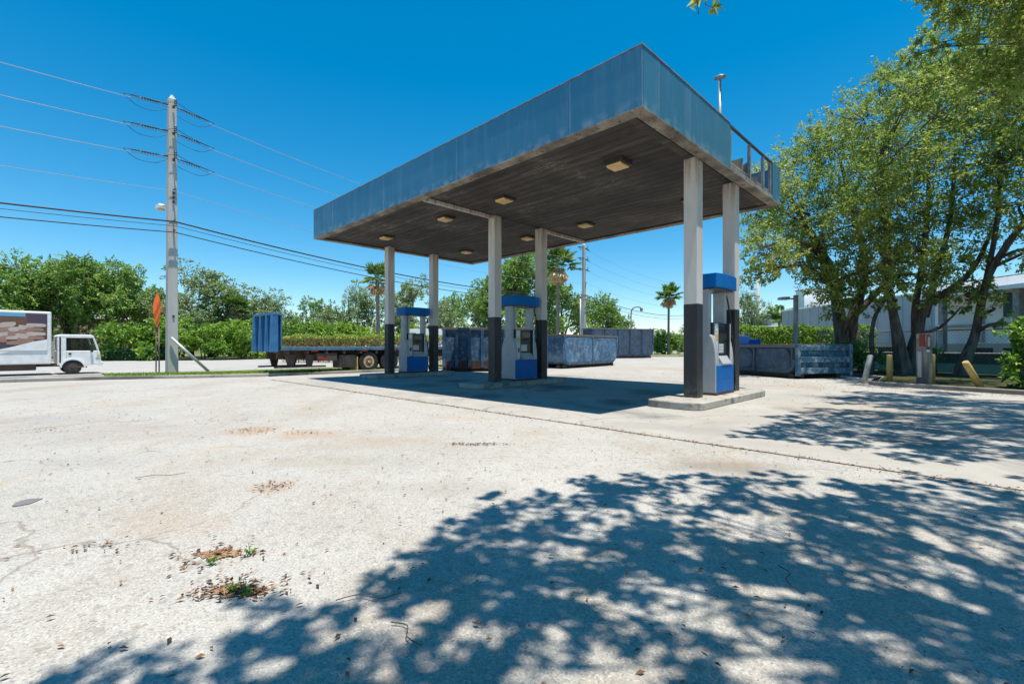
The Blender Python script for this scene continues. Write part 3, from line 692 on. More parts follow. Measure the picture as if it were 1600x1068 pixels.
for x in (4.6,5.85):
    for y0,y1 in ((.04,.32),(TW-.04,TW-.32)):
        wheel('wheel',tr,x,y0,y1,.53,MAT['rim'])
boxes('axle',MAT['chassis'],tr,[(4.55,4.65,.3,TW-.3,.47,.59),(5.8,5.9,.3,TW-.3,.47,.59)])

# ------------------------------------------------------------------ roll-off containers
def container(name,label,loc,ang,Ln,Wd,Ht,mat,style,nr=5,cat='skip'):
    t=thing(name,label,cat,loc,ang,'blue roll off waste containers')
    th=.05; z0=.2
    m=MB()
    if style=='tub':
        r=min(.75,Ht*.4)                # ends curve up like a bathtub
        out=[(0,Ht)]+[(r-r*math.cos(a),z0+r-r*math.sin(a)) for a in np.linspace(0,math.pi/2,9)]
        out+=[(Ln-r+r*math.sin(a),z0+r-r*math.cos(a)) for a in np.linspace(0,math.pi/2,9)]+[(Ln,Ht)]
        cx_,cz_=Ln/2,Ht
        inn=[(x+th*(1 if x<cx_ else -1)*max(0,1-(0 if x<r or x>Ln-r else 1)), max(z,z0+th)) for x,z in out]
        m.prism(out,'y',0,th); m.prism(out,'y',Wd-th,Wd)
        m.prism(out+inn[::-1],'y',th,Wd-th)
    else:
        m.box(0,Ln,0,th,z0,Ht); m.box(0,Ln,Wd-th,Wd,z0,Ht); m.box(0,th,th,Wd-th,z0,Ht); m.box(Ln-th,Ln,th,Wd-th,z0,Ht)
        m.box(th,Ln-th,th,Wd-th,z0,z0+th)
    body=m.build('tub' if style=='tub' else 'box_body',mat,t,.02)
    tp=MB(); q=.06
    tp.box(-.04,Ln+.04,-q,.07,Ht-.10,Ht+.03); tp.box(-.04,Ln+.04,Wd-.07,Wd+q,Ht-.10,Ht+.03)
    tp.box(-.04,.07,.07,Wd-.07,Ht-.10,Ht+.03); tp.box(Ln-.07,Ln+.04,.07,Wd-.07,Ht-.10,Ht+.03)
    tp.build('top_rail',MAT['rail'],t,.012)
    for k in range(nr):
        x=.10+(Ln-.2)*k/(nr-1)
        for y0,y1 in ((-.075,-.001),(Wd+.001,Wd+.075)):
            rw=.08 if style!='tub' else .05
            if style!='tub': y0,y1=(y0-.06,y1) if y0<0 else (y0,y1+.06)
            MB().box(x-rw,x+rw,y0,y1,z0+(.02 if style!='tub' or 0<k<nr-1 else .55*Ht-z0),Ht-.101).build('rib',mat,body,.008)
    if style=='tub':
        for k in range(nr-1):
            x0=.10+(Ln-.2)*k/(nr-1)+.10; x1=.10+(Ln-.2)*(k+1)/(nr-1)-.10; rr_=min(.30,(x1-x0)*.3)
            if k==0: x0+=.02
            for y0,y1 in ((-.055,-.001),(Wd+.001,Wd+.055)):
                MB().prism(rrect(x0,x1,z0+.16,Ht-.14,rr_,6),'y',y0,y1).build('bulged_panel',mat,body,.045,None,3)
    boxes('skid_rail',MAT['chassis'],t,[(.1,Ln-.1,.35,.55,.03,z0-.002),(.1,Ln-.1,Wd-.55,Wd-.35,.03,z0-.002)])
    for x in (.35,Ln-.35):
        for y in (.15,Wd-.3): MB().tube([(x,y,.11),(x,y+.16,.11)],.105,14).build('roller',MAT['chassis'],t)
    return t,body
d1,b1=container('roll_off_container','ribbed blue container with rusty bottom behind the middle pump',(-3.62,24.2,0),R(1),5.5,2.3,2.25,MAT['bin1'],'box',9)
for i,x in enumerate((.1,.75,)):
    pass
MB().box(3.18,3.3,-.12,-.076,.3,2.2).build('latch_post',MAT['bin1'],b1,.01)
MB().prism(circ(3.24,1.15,.11,12),'y',-.17,-.121).build('latch',MAT['chassis'],b1)
d1s=MB().box(.02,5.45,-.10,-.002,.16,.56).build('rust_skirt',weathered('rust_orange',(.19,.075,.04),(.06,.036,.033),1.6,.34,.54,.85,0,.3,(1,1,.4),.2,(.05,.10,.17),3,.56,.62),b1)
d2,b2=container('roll_off_container','pale scraped blue tub container right of the middle pump',(2.97,27.0,0),math.atan2(.77,.64),6.7,2.3,1.98,MAT['bin2'],'tub',3)
d3,b3=container('roll_off_container','tall sooty blue tub container farthest back near the palm',(8.55,50,0),math.atan2(.36,.93),8.1,2.8,3.25,MAT['bin3'],'tub',6)
a4=math.atan2(.97,-.24)
d4,b4=container('roll_off_container','low dull blue container with slatted door end beside the planting bed',(14.0,19.35,0),a4,6.4,2.72,1.36,MAT['bin4'],'tub',4)
# door end (faces the camera) with heavy horizontal rails
dd=MB().box(-.02,.05,.05,2.66,.2,1.3).build('door',MAT['bin4e'],d4)
boxes('door_rail',MAT['bin4e'],dd,[(-.14,-.021,.0,2.72,z0,z1) for z0,z1 in ((.20,.44),(.66,.88),(1.14,1.34))],.012)
boxes('door_post',MAT['bin4e'],d4,[(-.15,-.0205,y0,y0+.16,.12,1.40) for y0 in (-.02,2.58)],.012)
# blue bin behind it
bb=thing('waste_bin','small bright blue open bin behind the low container','bin',(12.35,25.6,0),R(6))
MAT['binblue']=weathered('bright_blue_bin',(.02,.12,.42),(.03,.10,.30),3,.4,.65,.45)
m=MB(); x1,y1=1.45,1.1
m.box(0,x1,0,.04,.15,1.42); m.box(0,x1,y1-.04,y1,.15,1.88); m.box(0,.04,.04,y1-.04,.15,1.7); m.box(x1-.04,x1,.04,y1-.04,.15,1.7); m.box(.04,x1-.04,.04,y1-.04,.15,.2)
m.build('body',MAT['binblue'],bb,.01)
boxes('rim',MAT['binblue'],bb,[(-.06,x1+.06,-.06,-.001,1.34,1.46),(-.06,x1+.06,y1+.001,y1+.05,1.80,1.92)],.01)
boxes('foot',MAT['chassis'],bb,[(.1,.3,.1,1,0,.148),(1.1,1.3,.1,1,0,.148)])

# ------------------------------------------------------------------ leaves and trees
def leaf_obj(name, C, D, L, W, rnd, mat, parent=None, up=.5, seed=1):
    r=np.random.default_rng(seed); N=len(C)
    D=D/np.maximum(np.linalg.norm(D,axis=1,keepdims=True),1e-6)
    nn=r.normal(size=(N,3)); nn[:,2]+=up*2
    side=np.cross(D,nn); side/=np.maximum(np.linalg.norm(side,axis=1,keepdims=True),1e-6)
    nor=np.cross(side,D)
    L=np.broadcast_to(L,(N,))[:,None]; Wd=np.broadcast_to(W,(N,))[:,None]
    b=C; tip=C+D*L-nor*L*.12; mid=C+D*L*.45
    l=mid+side*Wd*.5+nor*Wd*.18; rr=mid-side*Wd*.5+nor*Wd*.18
    V=np.stack([b,l,tip,rr],1).reshape(-1,3).astype(np.float32)
    me=bpy.data.meshes.new(name); me.vertices.add(4*N); me.vertices.foreach_set('co',V.ravel())
    idx=np.arange(N)[:,None]*4
    tri=np.concatenate([idx+np.array([[0,1,2]]),idx+np.array([[0,2,3]])],1).reshape(-1).astype(np.int32)
    me.loops.add(6*N); me.loops.foreach_set('vertex_index',tri)
    me.polygons.add(2*N); me.polygons.foreach_set('loop_start',np.arange(0,6*N,3,dtype=np.int32))
    at_=me.attributes.new('rnd','FLOAT','FACE'); at_.data.foreach_set('value',np.repeat(rnd,2).astype(np.float32))
    me.update(calc_edges=True); me.validate(); me.materials.append(mat)
    o=bpy.data.objects.new(name,me); COL.objects.link(o)
    if parent: o.parent=parent
    return o
def clump(c, rad, n, r, per=24, bias=0.0):
    c=np.array(c); rad=np.array(rad)*np.ones(3); nt=max(3,n//per)
    d=r.normal(size=(nt,3)); d/=np.linalg.norm(d,axis=1,keepdims=True)
    e=c+d*rad*r.uniform(.55,1.12,(nt,1)); s=c+ (e-c)*r.uniform(.1,.45,(nt,1))+r.normal(size=(nt,3))*rad*.12
    k=r.integers(0,nt,n); t=r.uniform(.2,1,n)**.6
    P=s[k]+(e[k]-s[k])*t[:,None]+r.normal(size=(n,3))*rad*.055
    D=d[k]*.7+r.normal(size=(n,3))*.7; D[:,2]-=.15
    tint=r.uniform(-.22,.22,nt)[k]
    return P,D,tint,s,e
def make_tree(name,label,cat,base,stems,clumps,L,nper,leafmat,group=None,seed=1,per=24,bark='bark',twig=.012,tint0=.45,aspect=.5,rz=0,brr=1.0,tw_every=3):
    r=np.random.default_rng(seed); base=Vector(base)
    t=thing(name,label,cat,base,rz,group)
    m=MB(); nodes=[]
    for st in stems:
        pts=bez([p for p,_ in st],4); rr=np.interp(np.linspace(0,len(st)-1,len(pts)),range(len(st)),[q for _,q in st])*(.8 if 'bed' in (group or '') else 1)
        loc=[p-base for p in pts]; m.tube(loc,list(rr),22 if rr[0]>.25 else 10,True,True,.32 if rr[0]>.25 else 0)
        for p,q in zip(loc[len(loc)//3:],rr[len(loc)//3:]): nodes.append((p,q))
    Ps=[];Ds=[];Ts=[]
    for i,ce in enumerate(clumps):
        c,rad=ce[0],ce[1]; den=ce[2] if len(ce)>2 else 1
        cl=Vector(c)-base
        best=min(nodes,key=lambda nq:(nq[0]-cl).length+ (3 if nq[0].z>cl.z else 0)); p0,q0=best
        mid=p0.lerp(cl,.5)+Vector((r.normal()*.25,r.normal()*.25,.12*(cl-p0).length))
        rb=min(q0*.6,.10)*brr
        m.tube(bez([p0,mid,cl],4),list(np.linspace(rb,rb*.35,9)),6)
        rm=np.mean(np.array(rad)*np.ones(3))
        n=int(nper*den*(rm**2)) ; P,D,ti,s,e=clump(cl,rad,n,r,per)
        ct=r.uniform(-.18,.18)
        Ps.append(P);Ds.append(D);Ts.append(ti+ct)
        if twig:
            for a,b in list(zip(s,e))[::tw_every]:
                m.tube([cl+(Vector(a)-cl)*.3,a,b],[twig*1.5,twig,twig*.4],4,False)
    m.build('trunk',MAT[bark],t)
    P=np.concatenate(Ps);D=np.concatenate(Ds);T=np.concatenate(Ts)
    rnd=np.clip(tint0+T+r.normal(size=len(P))*.16,0,1)
    leaf_obj('crown',P,D,L*r.uniform(.7,1.25,len(P)),L*aspect*r.uniform(.8,1.2,len(P)),rnd,leafmat,t,.5,seed+5)
    return t

# --- trees of the right hand bed
def C2(l): return [(at(u,v,y),r,.42) for u,v,y,r in l]
def C(l): return [(at(u,v,y),r) for u,v,y,r in l]
B1=(16.4,23.2,.1)
make_tree('shade_tree','broad shade tree with thick dark trunk behind the low blue container','tree',B1,
 [[(at(1316,560,23.2),.42),(at(1315,520,23.2),.34),(at(1308,470,23.2),.30),(at(1300,430,23),.3),(at(1270,370,22.5),.2),(at(1235,310,22),.1)],
  [(at(1332,560,23.3),.36),(at(1332,500,23.3),.28),(at(1345,460,23.2),.22),(at(1350,400,23),.2),(at(1330,320,23.5),.13),(at(1310,240,23.5),.06)],
  [(at(1335,490,23.3),.25),(at(1362,465,23.2),.2),(at(1392,430,22.6),.14),(at(1400,380,22),.08)]],
 C([(1205,290,21,1.3),(1190,330,21,1.3),(1195,385,20,1.3),(1240,260,23,1.6),(1250,330,21.5,1.6),(1225,405,21,1.1),(1200,425,21.5,.7),(1265,225,23,1.3),(1300,230,23,1.7),(1290,310,22,1.8),(1285,390,22,1.7),(1340,270,24,1.9),(1340,350,21.5,1.7),(1270,420,22,1.1),(1325,430,22,1.3),(1215,355,24,1.5),(1375,420,22.3,1.2),(1300,470,21.8,.9),(1350,470,22,.8),(1345,430,21,1.0),(1312,455,21.5,.9),(1285,440,21,.9),(1350,220,24,1.6),(1318,485,22.0,.45),(1180,430,20.5,.7),(1250,385,24,1.4)]),
 .155,640,MAT['leafR'],'shade trees in the planting bed',11,20)
B2=(17.2,20.2,.1)
make_tree('shade_tree','twin stemmed shade tree with buttressed trunk behind the concrete post','tree',B2,
 [[(at(1414,590,20.2),.46),(at(1409,560,20.2),.31),(at(1402,520,20.2),.24),(at(1393,475,20.2),.19),(at(1385,430,20),.2),(at(1385,350,20),.14),(at(1375,250,20),.07)],
  [(at(1428,590,20.2),.44),(at(1428,555,20.2),.31),(at(1436,515,20.2),.23),(at(1446,480,20),.18),(at(1480,455,19.8),.16),(at(1520,420,19.5),.12),(at(1550,360,19.5),.07)],
  [(at(1432,530,20.2),.22),(at(1430,480,20.3),.16),(at(1440,420,20.3),.14),(at(1450,320,20.2),.1),(at(1450,220,20.2),.05)],
  [(at(1445,495,20.1),.2),(at(1460,440,20),.15),(at(1485,340,20),.11),(at(1492,240,20),.07)],
  [(at(1440,522,20),.1),(at(1470,510,19.7),.07),(at(1500,482,19.5),.03)]],
 C([(1350,185,20,1.6),(1375,135,20,1.2),(1400,240,19,1.9),(1400,320,20,1.8),(1390,400,19.5,1.2),(1450,180,20,2.0),(1450,270,19,1.9),(1460,350,20,1.5),(1425,120,20,1.4),(1437,430,19.5,1.0),(1500,230,20,1.9),(1515,320,19.2,1.4),(1500,150,20,1.8),(1490,410,20,.9),(1370,300,18.5,1.5),(1330,330,19,1.2),(1420,380,21,1.2),(1470,455,19.5,.7),(1500,478,19.5,.55),(1520,450,19.4,.8),(1540,390,19.4,1.0),(1365,360,20,1.1),(1400,442,19,.8),(1452,428,19,.9),(1482,400,18.8,.9),(1430,385,18.8,1.0),(1455,470,19.2,.5),(1385,470,19.4,.45),(1450,135,16,1.2),(1500,110,14,1.1),(1545,140,14.5,1.2),(1470,70,15,1.0),(1420,150,17,1.1)]),
 .145,680,MAT['leafR'],'shade trees in the planting bed',12,20)
B3=(18.9,19.3,.1)
make_tree('shade_tree','shade tree with single leaning trunk right of the concrete post','tree',B3,
 [[(at(1500,592,19.3),.33),(at(1507,565,19.3),.24),(at(1522,530,19.3),.19),(at(1532,480,19.2),.165),(at(1545,430,19),.15),(at(1575,380,18.6),.15),(at(1610,330,18),.12),(at(1640,240,17.6),.07)],
  [(at(1530,490,19.2),.13),(at(1540,440,19.2),.12),(at(1560,330,18.6),.1),(at(1560,200,18.3),.05)]],
 C([(1560,250,18,1.6),(1560,170,18,1.6),(1600,320,17,1.3),(1590,110,17.5,1.6),(1640,200,17,1.9),(1535,100,18.5,1.3),(1650,390,17,1.2),(1690,300,17,1.8),(1590,240,18,1.4),(1550,320,19,1.1),(1550,480,18.8,.6),(1570,505,18.6,.5),(1535,455,19,.6),(1700,180,17,1.8),(1610,395,17.5,.8),(1590,70,13.5,1.1),(1600,170,15,1.2),(1640,30,14,1.3)]),
 .142,680,MAT['leafR'],'shade trees in the planting bed',13,20)
make_tree('young_tree','slim young tree with curved bare trunk beside the yellow bollard','tree',(16.15,21,.1),
 [[(at(1361,590,21),.13),(at(1363,560,21),.09),(at(1362,525,21),.085),(at(1367,495,21),.08),(at(1378,475,21),.07),(at(1387,450,20.8),.055),(at(1388,400,20.6),.03)],[(at(1378,475,21),.05),(at(1392,462,21),.04),(at(1410,450,21),.02)]],
 C([(1385,440,20.8,.7),(1400,445,21,.5),(1375,400,20.6,.8),(1395,480,21,.35)]),.15,520,MAT['leafR'],None,14,20)
# --- near trees whose crowns hang over the forecourt
sh=1/math.tan(R(SUN_EL))
def over(gx,gy,z,r): return ((gx+az.x*z*sh, gy+az.y*z*sh, z), r)   # crown position that shades the ground point
N2=[over(gx,gy,z,r) for gx,gy,z,r in [(4.7,7.3,7.6,.8),(5.6,6.5,7.4,.8),(6.0,7.9,8.2,.9),(6.9,7.0,8.2,.95),(7.4,8.6,8.8,.95),(7.6,5.9,7.8,.9),(8.6,7.4,8.6,1.1),(6.6,5.6,7.4,.8),(9.5,8.8,9,1.2),(9.4,6.2,8.4,1.1),(10.6,7.6,8.9,1.2),(5.3,5.75,7.2,.6),(11,10,9.4,1.2),(8.5,10,9.5,.8),(4.0,6.6,7.2,.45),(8,4.9,7.6,.7),(6.6,9.3,9,.6),(10.5,12,9,.8),(3.4,6.9,7.0,.3),(3.9,7.15,7.2,.36),(4.45,6.25,7.1,.4),(5.1,8.4,7.8,.45),(4.7,5.45,7,.35),(5.9,8.9,8.4,.4),(8.5,11.5,9.4,.6),(10,13,9.8,.7),(9.3,10.9,9.3,.6),(12,13,9.6,.8),(7.6,10.6,9.2,.4),(6.2,5.0,7.0,.4)]]
N2+= C2([(1500,10,10.5,.75),(1445,72,10.5,.32),(1420,85,10.6,.2),(1560,50,10,.95),(1600,-20,9.5,1.1),(1480,-45,10,.8),(1600,110,10,.7),(1540,110,10.5,.6),(1505,75,10.6,.5),(1650,60,9.5,.9)])
make_tree('shade_tree','near shade tree whose leafy branches fill the upper right corner','tree',(14.2,8.2,.1),
 [[(Vector((14.2,8.2,0)),.35),(Vector((13.9,8.2,2)),.28),(Vector((13.2,7.9,4)),.24),(Vector((11.8,7.6,6)),.19),(Vector((10,7,7.4)),.13),(Vector((7.8,6.6,7.6)),.07)],
  [(Vector((13.6,8,3)),.2),(Vector((13.4,9.2,5.2)),.16),(Vector((12.4,10.2,7)),.12),(Vector((10.5,9.6,8.4)),.06)]],
 N2,.105,3000,MAT['leafR'],'shade trees in the planting bed',15,26,twig=.005,brr=.4)
g1=[(1.0,4.0,.5),(2.2,3.9,.6),(3.3,3.75,.65),(4.4,3.4,.65),(5.5,3.1,.7),(.1,3.4,.5),(1.2,3.0,.65),(2.4,2.9,.65),(3.6,2.7,.65),(4.9,2.3,.7),(-.75,2.75,.42),(.3,2.4,.6),(1.6,2.0,.65),(2.8,1.8,.7),(4.2,1.5,.75),(-1.2,2.05,.45),(-.4,1.6,.6),(.8,1.3,.65),(2.0,.9,.7),(3.3,.6,.8),(-1.9,1.5,.5),(-1.3,.8,.65),(0,.4,.7),(1.2,-.1,.8),(2.6,-.6,.9),(4.6,-.2,.9),(6.5,1.5,.9),(6,-1,1),(4,-2,1),(1,-1.6,.9),(6.6,3.4,.6),(-.2,4.0,.2),(4.2,4.15,.3)]
q1=np.random.default_rng(91)
for _ in range(210):
    gx=q1.uniform(-1.4,6.4); gy=q1.uniform(1.3,4.7)
    lim=4.75 if gx>1 else (3.3+ (gx+1.4)*.5)
    if gy<lim and gy<3.2+max(0,gx+1)*.9: g1.append((gx,gy,q1.uniform(.14,.32)))
XL=lambda y: float(np.interp(y,[1.2,1.8,2.0,2.23,2.43,3.06,4.13,5],[-2.6,-2.1,-1.75,-1.2,-.85,-.65,-.25,.3]))
g1=[(max(gx,XL(gy)+.85*r_),gy,r_) for gx,gy,r_ in g1]
N1=[over(gx,gy,6.0+ (i*37%11)*.15,r) for i,(gx,gy,r) in enumerate(g1)]
N1+= C2([(1102,6,4.0,.10),(1091,20,4.0,.035),(1098,-25,3.95,.15)])
make_tree('shade_tree','overhanging shade tree right behind the camera shading the foreground asphalt','tree',(7.6,-2.4,0),
 [[(Vector((7.6,-2.4,0)),.4),(Vector((7.4,-2.2,2)),.32),(Vector((6.6,-1.4,4)),.26),(Vector((5,-.2,5.6)),.18),(Vector((3,1.2,6.4)),.11),(Vector((1,2.2,6.6)),.05)],
  [(Vector((7,-1.8,3)),.2),(Vector((6.8,.2,5)),.14),(Vector((6,2,6.2)),.07)],[(Vector((6.6,-1.4,4)),.2),(Vector((4,-1.8,5.8)),.13),(Vector((1,-1,6.6)),.06)]],
 N1,.095,2750,MAT['leafR'],'shade trees in the planting bed',16,28,twig=.004,brr=.35)

# --- trees across the street
def dome(rad,h,r,n,zmin=.32):                   # clumps of a rounded crown over a trunk, local
    out=[]
    for i in range(n):
        a=r.uniform(0,2*math.pi); q=math.sqrt(r.uniform(0,1)); zz=r.uniform(zmin,1)
        rr=rad*.85*q*math.sqrt(max(.05,1-((zz-.45)/.62)**2))
        out.append((Vector((rr*math.cos(a),rr*math.sin(a),h*zz*.92)), rad*r.uniform(.24,.38)))
    return out
def proto(name,label,seed,leafmat,rad=5.5,h=10,n=26,L=.34,nper=190,per=14,zmin=.32):
    r=np.random.default_rng(seed); cl=dome(rad,h,r,n,zmin)
    st=[[(Vector((0,0,0)),.3),(Vector((.1,0,h*.25)),.24),(Vector((.3,.1,h*.5)),.16),(Vector((.1,.2,h*.85)),.06)],
        [(Vector((.05,0,h*.2)),.2),(Vector((-rad*.3,.2,h*.45)),.13),(Vector((-rad*.5,.1,h*.7)),.06)],[(Vector((.05,0,h*.22)),.2),(Vector((rad*.3,-.3,h*.5)),.13),(Vector((rad*.5,0,h*.7)),.06)]]
    return make_tree(name,label,'tree',(0,0,0),st,cl,L,nper,leafmat,'trees across the street',seed,per,twig=.02,tw_every=4)
pa=proto('street_tree','',31,MAT['leafF']); pb=proto('street_tree','',32,MAT['leafG'],5.5,10,24,.30,170); pc=proto('street_tree','',33,MAT['leafF'],5,10,22,.32,150,18)
pd=proto('street_tree','',34,MAT['leafF'],5.5,10,24,.34,190,14,.54)
used=set()
def plant(p,u,vtop,y,rad,label,rot=0):
    o=copy_tree(p) if p in used else p
    used.add(p); h=H+(HZ-vtop)/F*y
    o.location=((u-800)/F*y,y,.05); o.rotation_euler=(0,0,rot); o.scale=(rad/5.5,rad/5.5,h/10.3); o['label']=label; o['group']='trees across the street'
bpy.context.view_layer.update()
for p,u,v,y,rd,lab,ro in [
 (pa,15,402,48,5.6,'leftmost bushy green tree behind the box truck',0),
 (pd,105,416,50,5.2,'round green tree directly above the truck cab',2.1),
 (pd,168,410,49,5.4,'green tree between the truck cab and the orange sign',1.0),
 (pa,225,446,56,4.6,'darker tree behind the orange sign and utility pole',3.9),
 (pb,330,418,54,6.6,'wide grey green tree just right of the near utility pole',0),
 (pb,400,456,56,5.0,'grey green tree sloping down behind the trailer headboard',2.4),
 (pb,300,450,50,4.2,'low grey green tree close behind the near utility pole',4.4),
 (pc,492,462,72,4.0,'small open tree right of the trailer headboard',2.8),
 (pb,545,446,68,5.2,'grey green tree left of the tall palm',1.2),
 (pb,648,432,68,6.2,'grey green tree between the two far left columns',3.3),
 (pc,700,455,74,4.4,'tree behind the rear far left column',4.6),
 (pa,762,436,62,4.6,'leafy tree behind the middle front column',.7),
 (pa,822,388,60,6.4,'tallest bright green tree behind the middle pump',4.1),
 (pc,880,440,64,4.6,'green tree between the middle pump and the far utility pole',2.2),
 (pa,935,462,80,5.0,'green tree behind the far utility pole',5.2),
 (pc,965,488,82,4.2,'low green tree above the farthest container',3.0),
 (pc,1030,512,100,4.6,'low green tree left of the small palm',1.7),
 (pb,1065,510,104,4.2,'low green tree right of the small palm',.4),
 (pb,1172,452,78,4.0,'wispy grey tree right of the nearest pump',5.0)]:
    plant(p,u,v,y,rd,lab,ro)
# far tree line that closes the horizon
P=[];D=[];T=[]
for i in range(140):
    a=-1.25+2.5*i/139; dist=150+rng.uniform(-12,12); c=(dist*math.tan(a)*.9,dist,rng.uniform(1.5,3.4))
    p,d,ti,_,_=clump(c,(4.5,3,2.6),170,rng,12); P.append(p);D.append(d);T.append(ti+rng.uniform(-.15,.15))
P=np.concatenate(P);D=np.concatenate(D);T=np.concatenate(T)
tag(leaf_obj('far_woods',P,D,.9,.5,np.clip(.4+T,0,1),MAT['leafF'],None,.5,77),'low line of distant green woods along the horizon','woods',None,'stuff')

# --- shrubs and hedges
def shrub(name,label,base,rad,h,mat,n,L,seed,group=None,cat='shrub',tint0=.5,nc=12):
    r=np.random.default_rng(seed); cl=[]
    for i in range(nc):
        a=r.uniform(0,2*math.pi); q=math.sqrt(r.uniform()); z=r.uniform(.18,.85)
        cl.append((Vector(base)+Vector((rad*.75*q*math.cos(a),rad*.75*q*math.sin(a),h*z)),(rad*.42,rad*.42,h*.24)))
    st=[[(Vector(base)+Vector((dx,dy,-.05)),.06),(Vector(base)+Vector((dx*2,dy*2,h*.3)),.045),(Vector(base)+Vector((dx*4,dy*4,h*.7)),.02)] for dx,dy in ((.05,.1),(-.15,0),(.15,-.1))]
    return make_tree(name,label,cat,base,st,cl,L,n,mat,group,seed,16,twig=0,tint0=tint0,brr=.5)
hl=[(-36.2,43.9),(-33.6,44.2),(-30.2,45.6),(-27.9,48.3),(-26,51.5),(-23.5,54.5),(-21,57.5),(-18.4,60.6),(-15.6,64),(-12.8,67.5)]
hlab=['yellowish green shrub just ahead of the truck','leafy green shrub behind the orange sign','green shrub behind the near utility pole','bright shrub right of the leaning pipe','bright green shrub left of the trailer headboard','green shrub behind the trailer headboard','yellow green shrub above the front of the trailer','bright shrub above the middle of the trailer','green shrub at the palm foot','green shrub behind the far left pump']
for i,((x,y),lab) in enumerate(zip(hl,hlab)):
    hgt=3.6+(i*53%7)*.16
    shrub('shrub',lab,(x,y,.08),2.9,hgt,MAT['leafH'],330,.34,200+i,'shrubs across the street',tint0=.42+.04*(i%4))
def hedge(name,label,p0,p1,wd,h,mat,n,L,seed,topc=None,z0=.05):
    r=np.random.default_rng(seed); p0=Vector((*p0,0)); p1=Vector((*p1,0)); d=p1-p0; ln=d.length; d.normalize(); nn=Vector((-d.y,d.x,0))
    t=thing(name,label,'hedge',(p0+p1)/2,math.atan2(d.y,d.x))
    m=MB()
    for k in range(int(ln/.8)): m.tube([(-ln/2+.4+k*.8,0,z0-.05),(-ln/2+.45+k*.8,.05,h*.85)],[.04,.015],5)
    m.build('stems',MAT['bark'],t)
    x=r.uniform(-ln/2,ln/2,n); s=r.choice(3,n,p=[.42,.38,.2]); y=r.uniform(-wd/2,wd/2,n); z=r.uniform(z0,h,n)
    y=np.where(s==0,-wd/2+np.abs(r.normal(size=n))*.12,y); z=np.where(s==1,h-np.abs(r.normal(size=n))*.10,z)
    bump=.10*np.sin(x*2.1+seed)+.07*np.sin(x*5.3)+.05*r.normal(size=n); z=np.where(s==1,z+bump,z); y=np.where(s==0,y-bump*.7,y)
    P=np.stack([x,y,z],1); D=r.normal(size=(n,3)); D[:,1]-=.5*(s==0); D[:,2]+=.6*(s==1)
    rnd=r.uniform(.1,.9,n)
    if topc: rnd=np.where(z>h-.22,r.uniform(.6,1,n),r.uniform(0,.45,n))
    leaf_obj('foliage',P,D,L*r.uniform(.7,1.2,n),L*.55,rnd,mat,t,.4,seed)
    return t
hedge('trimmed_hedge','long trimmed hedge with brownish side and yellow green top behind the trailer',(-18.6,38),(-5.2,38),1.0,2.12,MAT['leafT'],16000,.15,301,True)
hedge('low_hedge','low dark green hedge at the street edge ahead of the truck',(-37.0,41.5+.9),(-32.2,43.9),1.0,1.0,MAT['leafD'],5200,.2,302)
hedge('tall_hedge','bright green hedge behind the low blue container',(14.2,31),(22.5,29.3),1.6,2.45,MAT['leafH'],17000,.17,303)
hedge('far_hedge','dark green hedge in front of the right hand grey building',(22,58),(36,52),1.6,2.4,MAT['leafF'],7000,.3,304)
shrub('shrub','glossy bright green bush at the right edge of the photo',(14.9,12.9,.1),1.05,2.0,MAT['leafH'],1500,.15,221,nc=16,tint0=.35)
shrub('shrub','dark leafy bush under the tree right of the low container',(16.5,21.9,.1),1.0,1.5,MAT['leafF'],900,.15,222,tint0=.25)
shrub('shrub','small bush behind the concrete post',(18.2,20.6,.1),.7,1.5,MAT['leafF'],700,.13,223,tint0=.3)
for i,(u,v,y,rd,hh,lab) in enumerate([(1025,553,72,2.2,3.4,'bushy green shrub right of the farthest container'),(1060,552,74,1.8,3.0,'green shrub below the small palm on its right')]):
    shrub('shrub',lab,((u-800)/F*y,y,.1),rd,hh,MAT['leafF'],240,.35,230+i,'shrubs across the street')

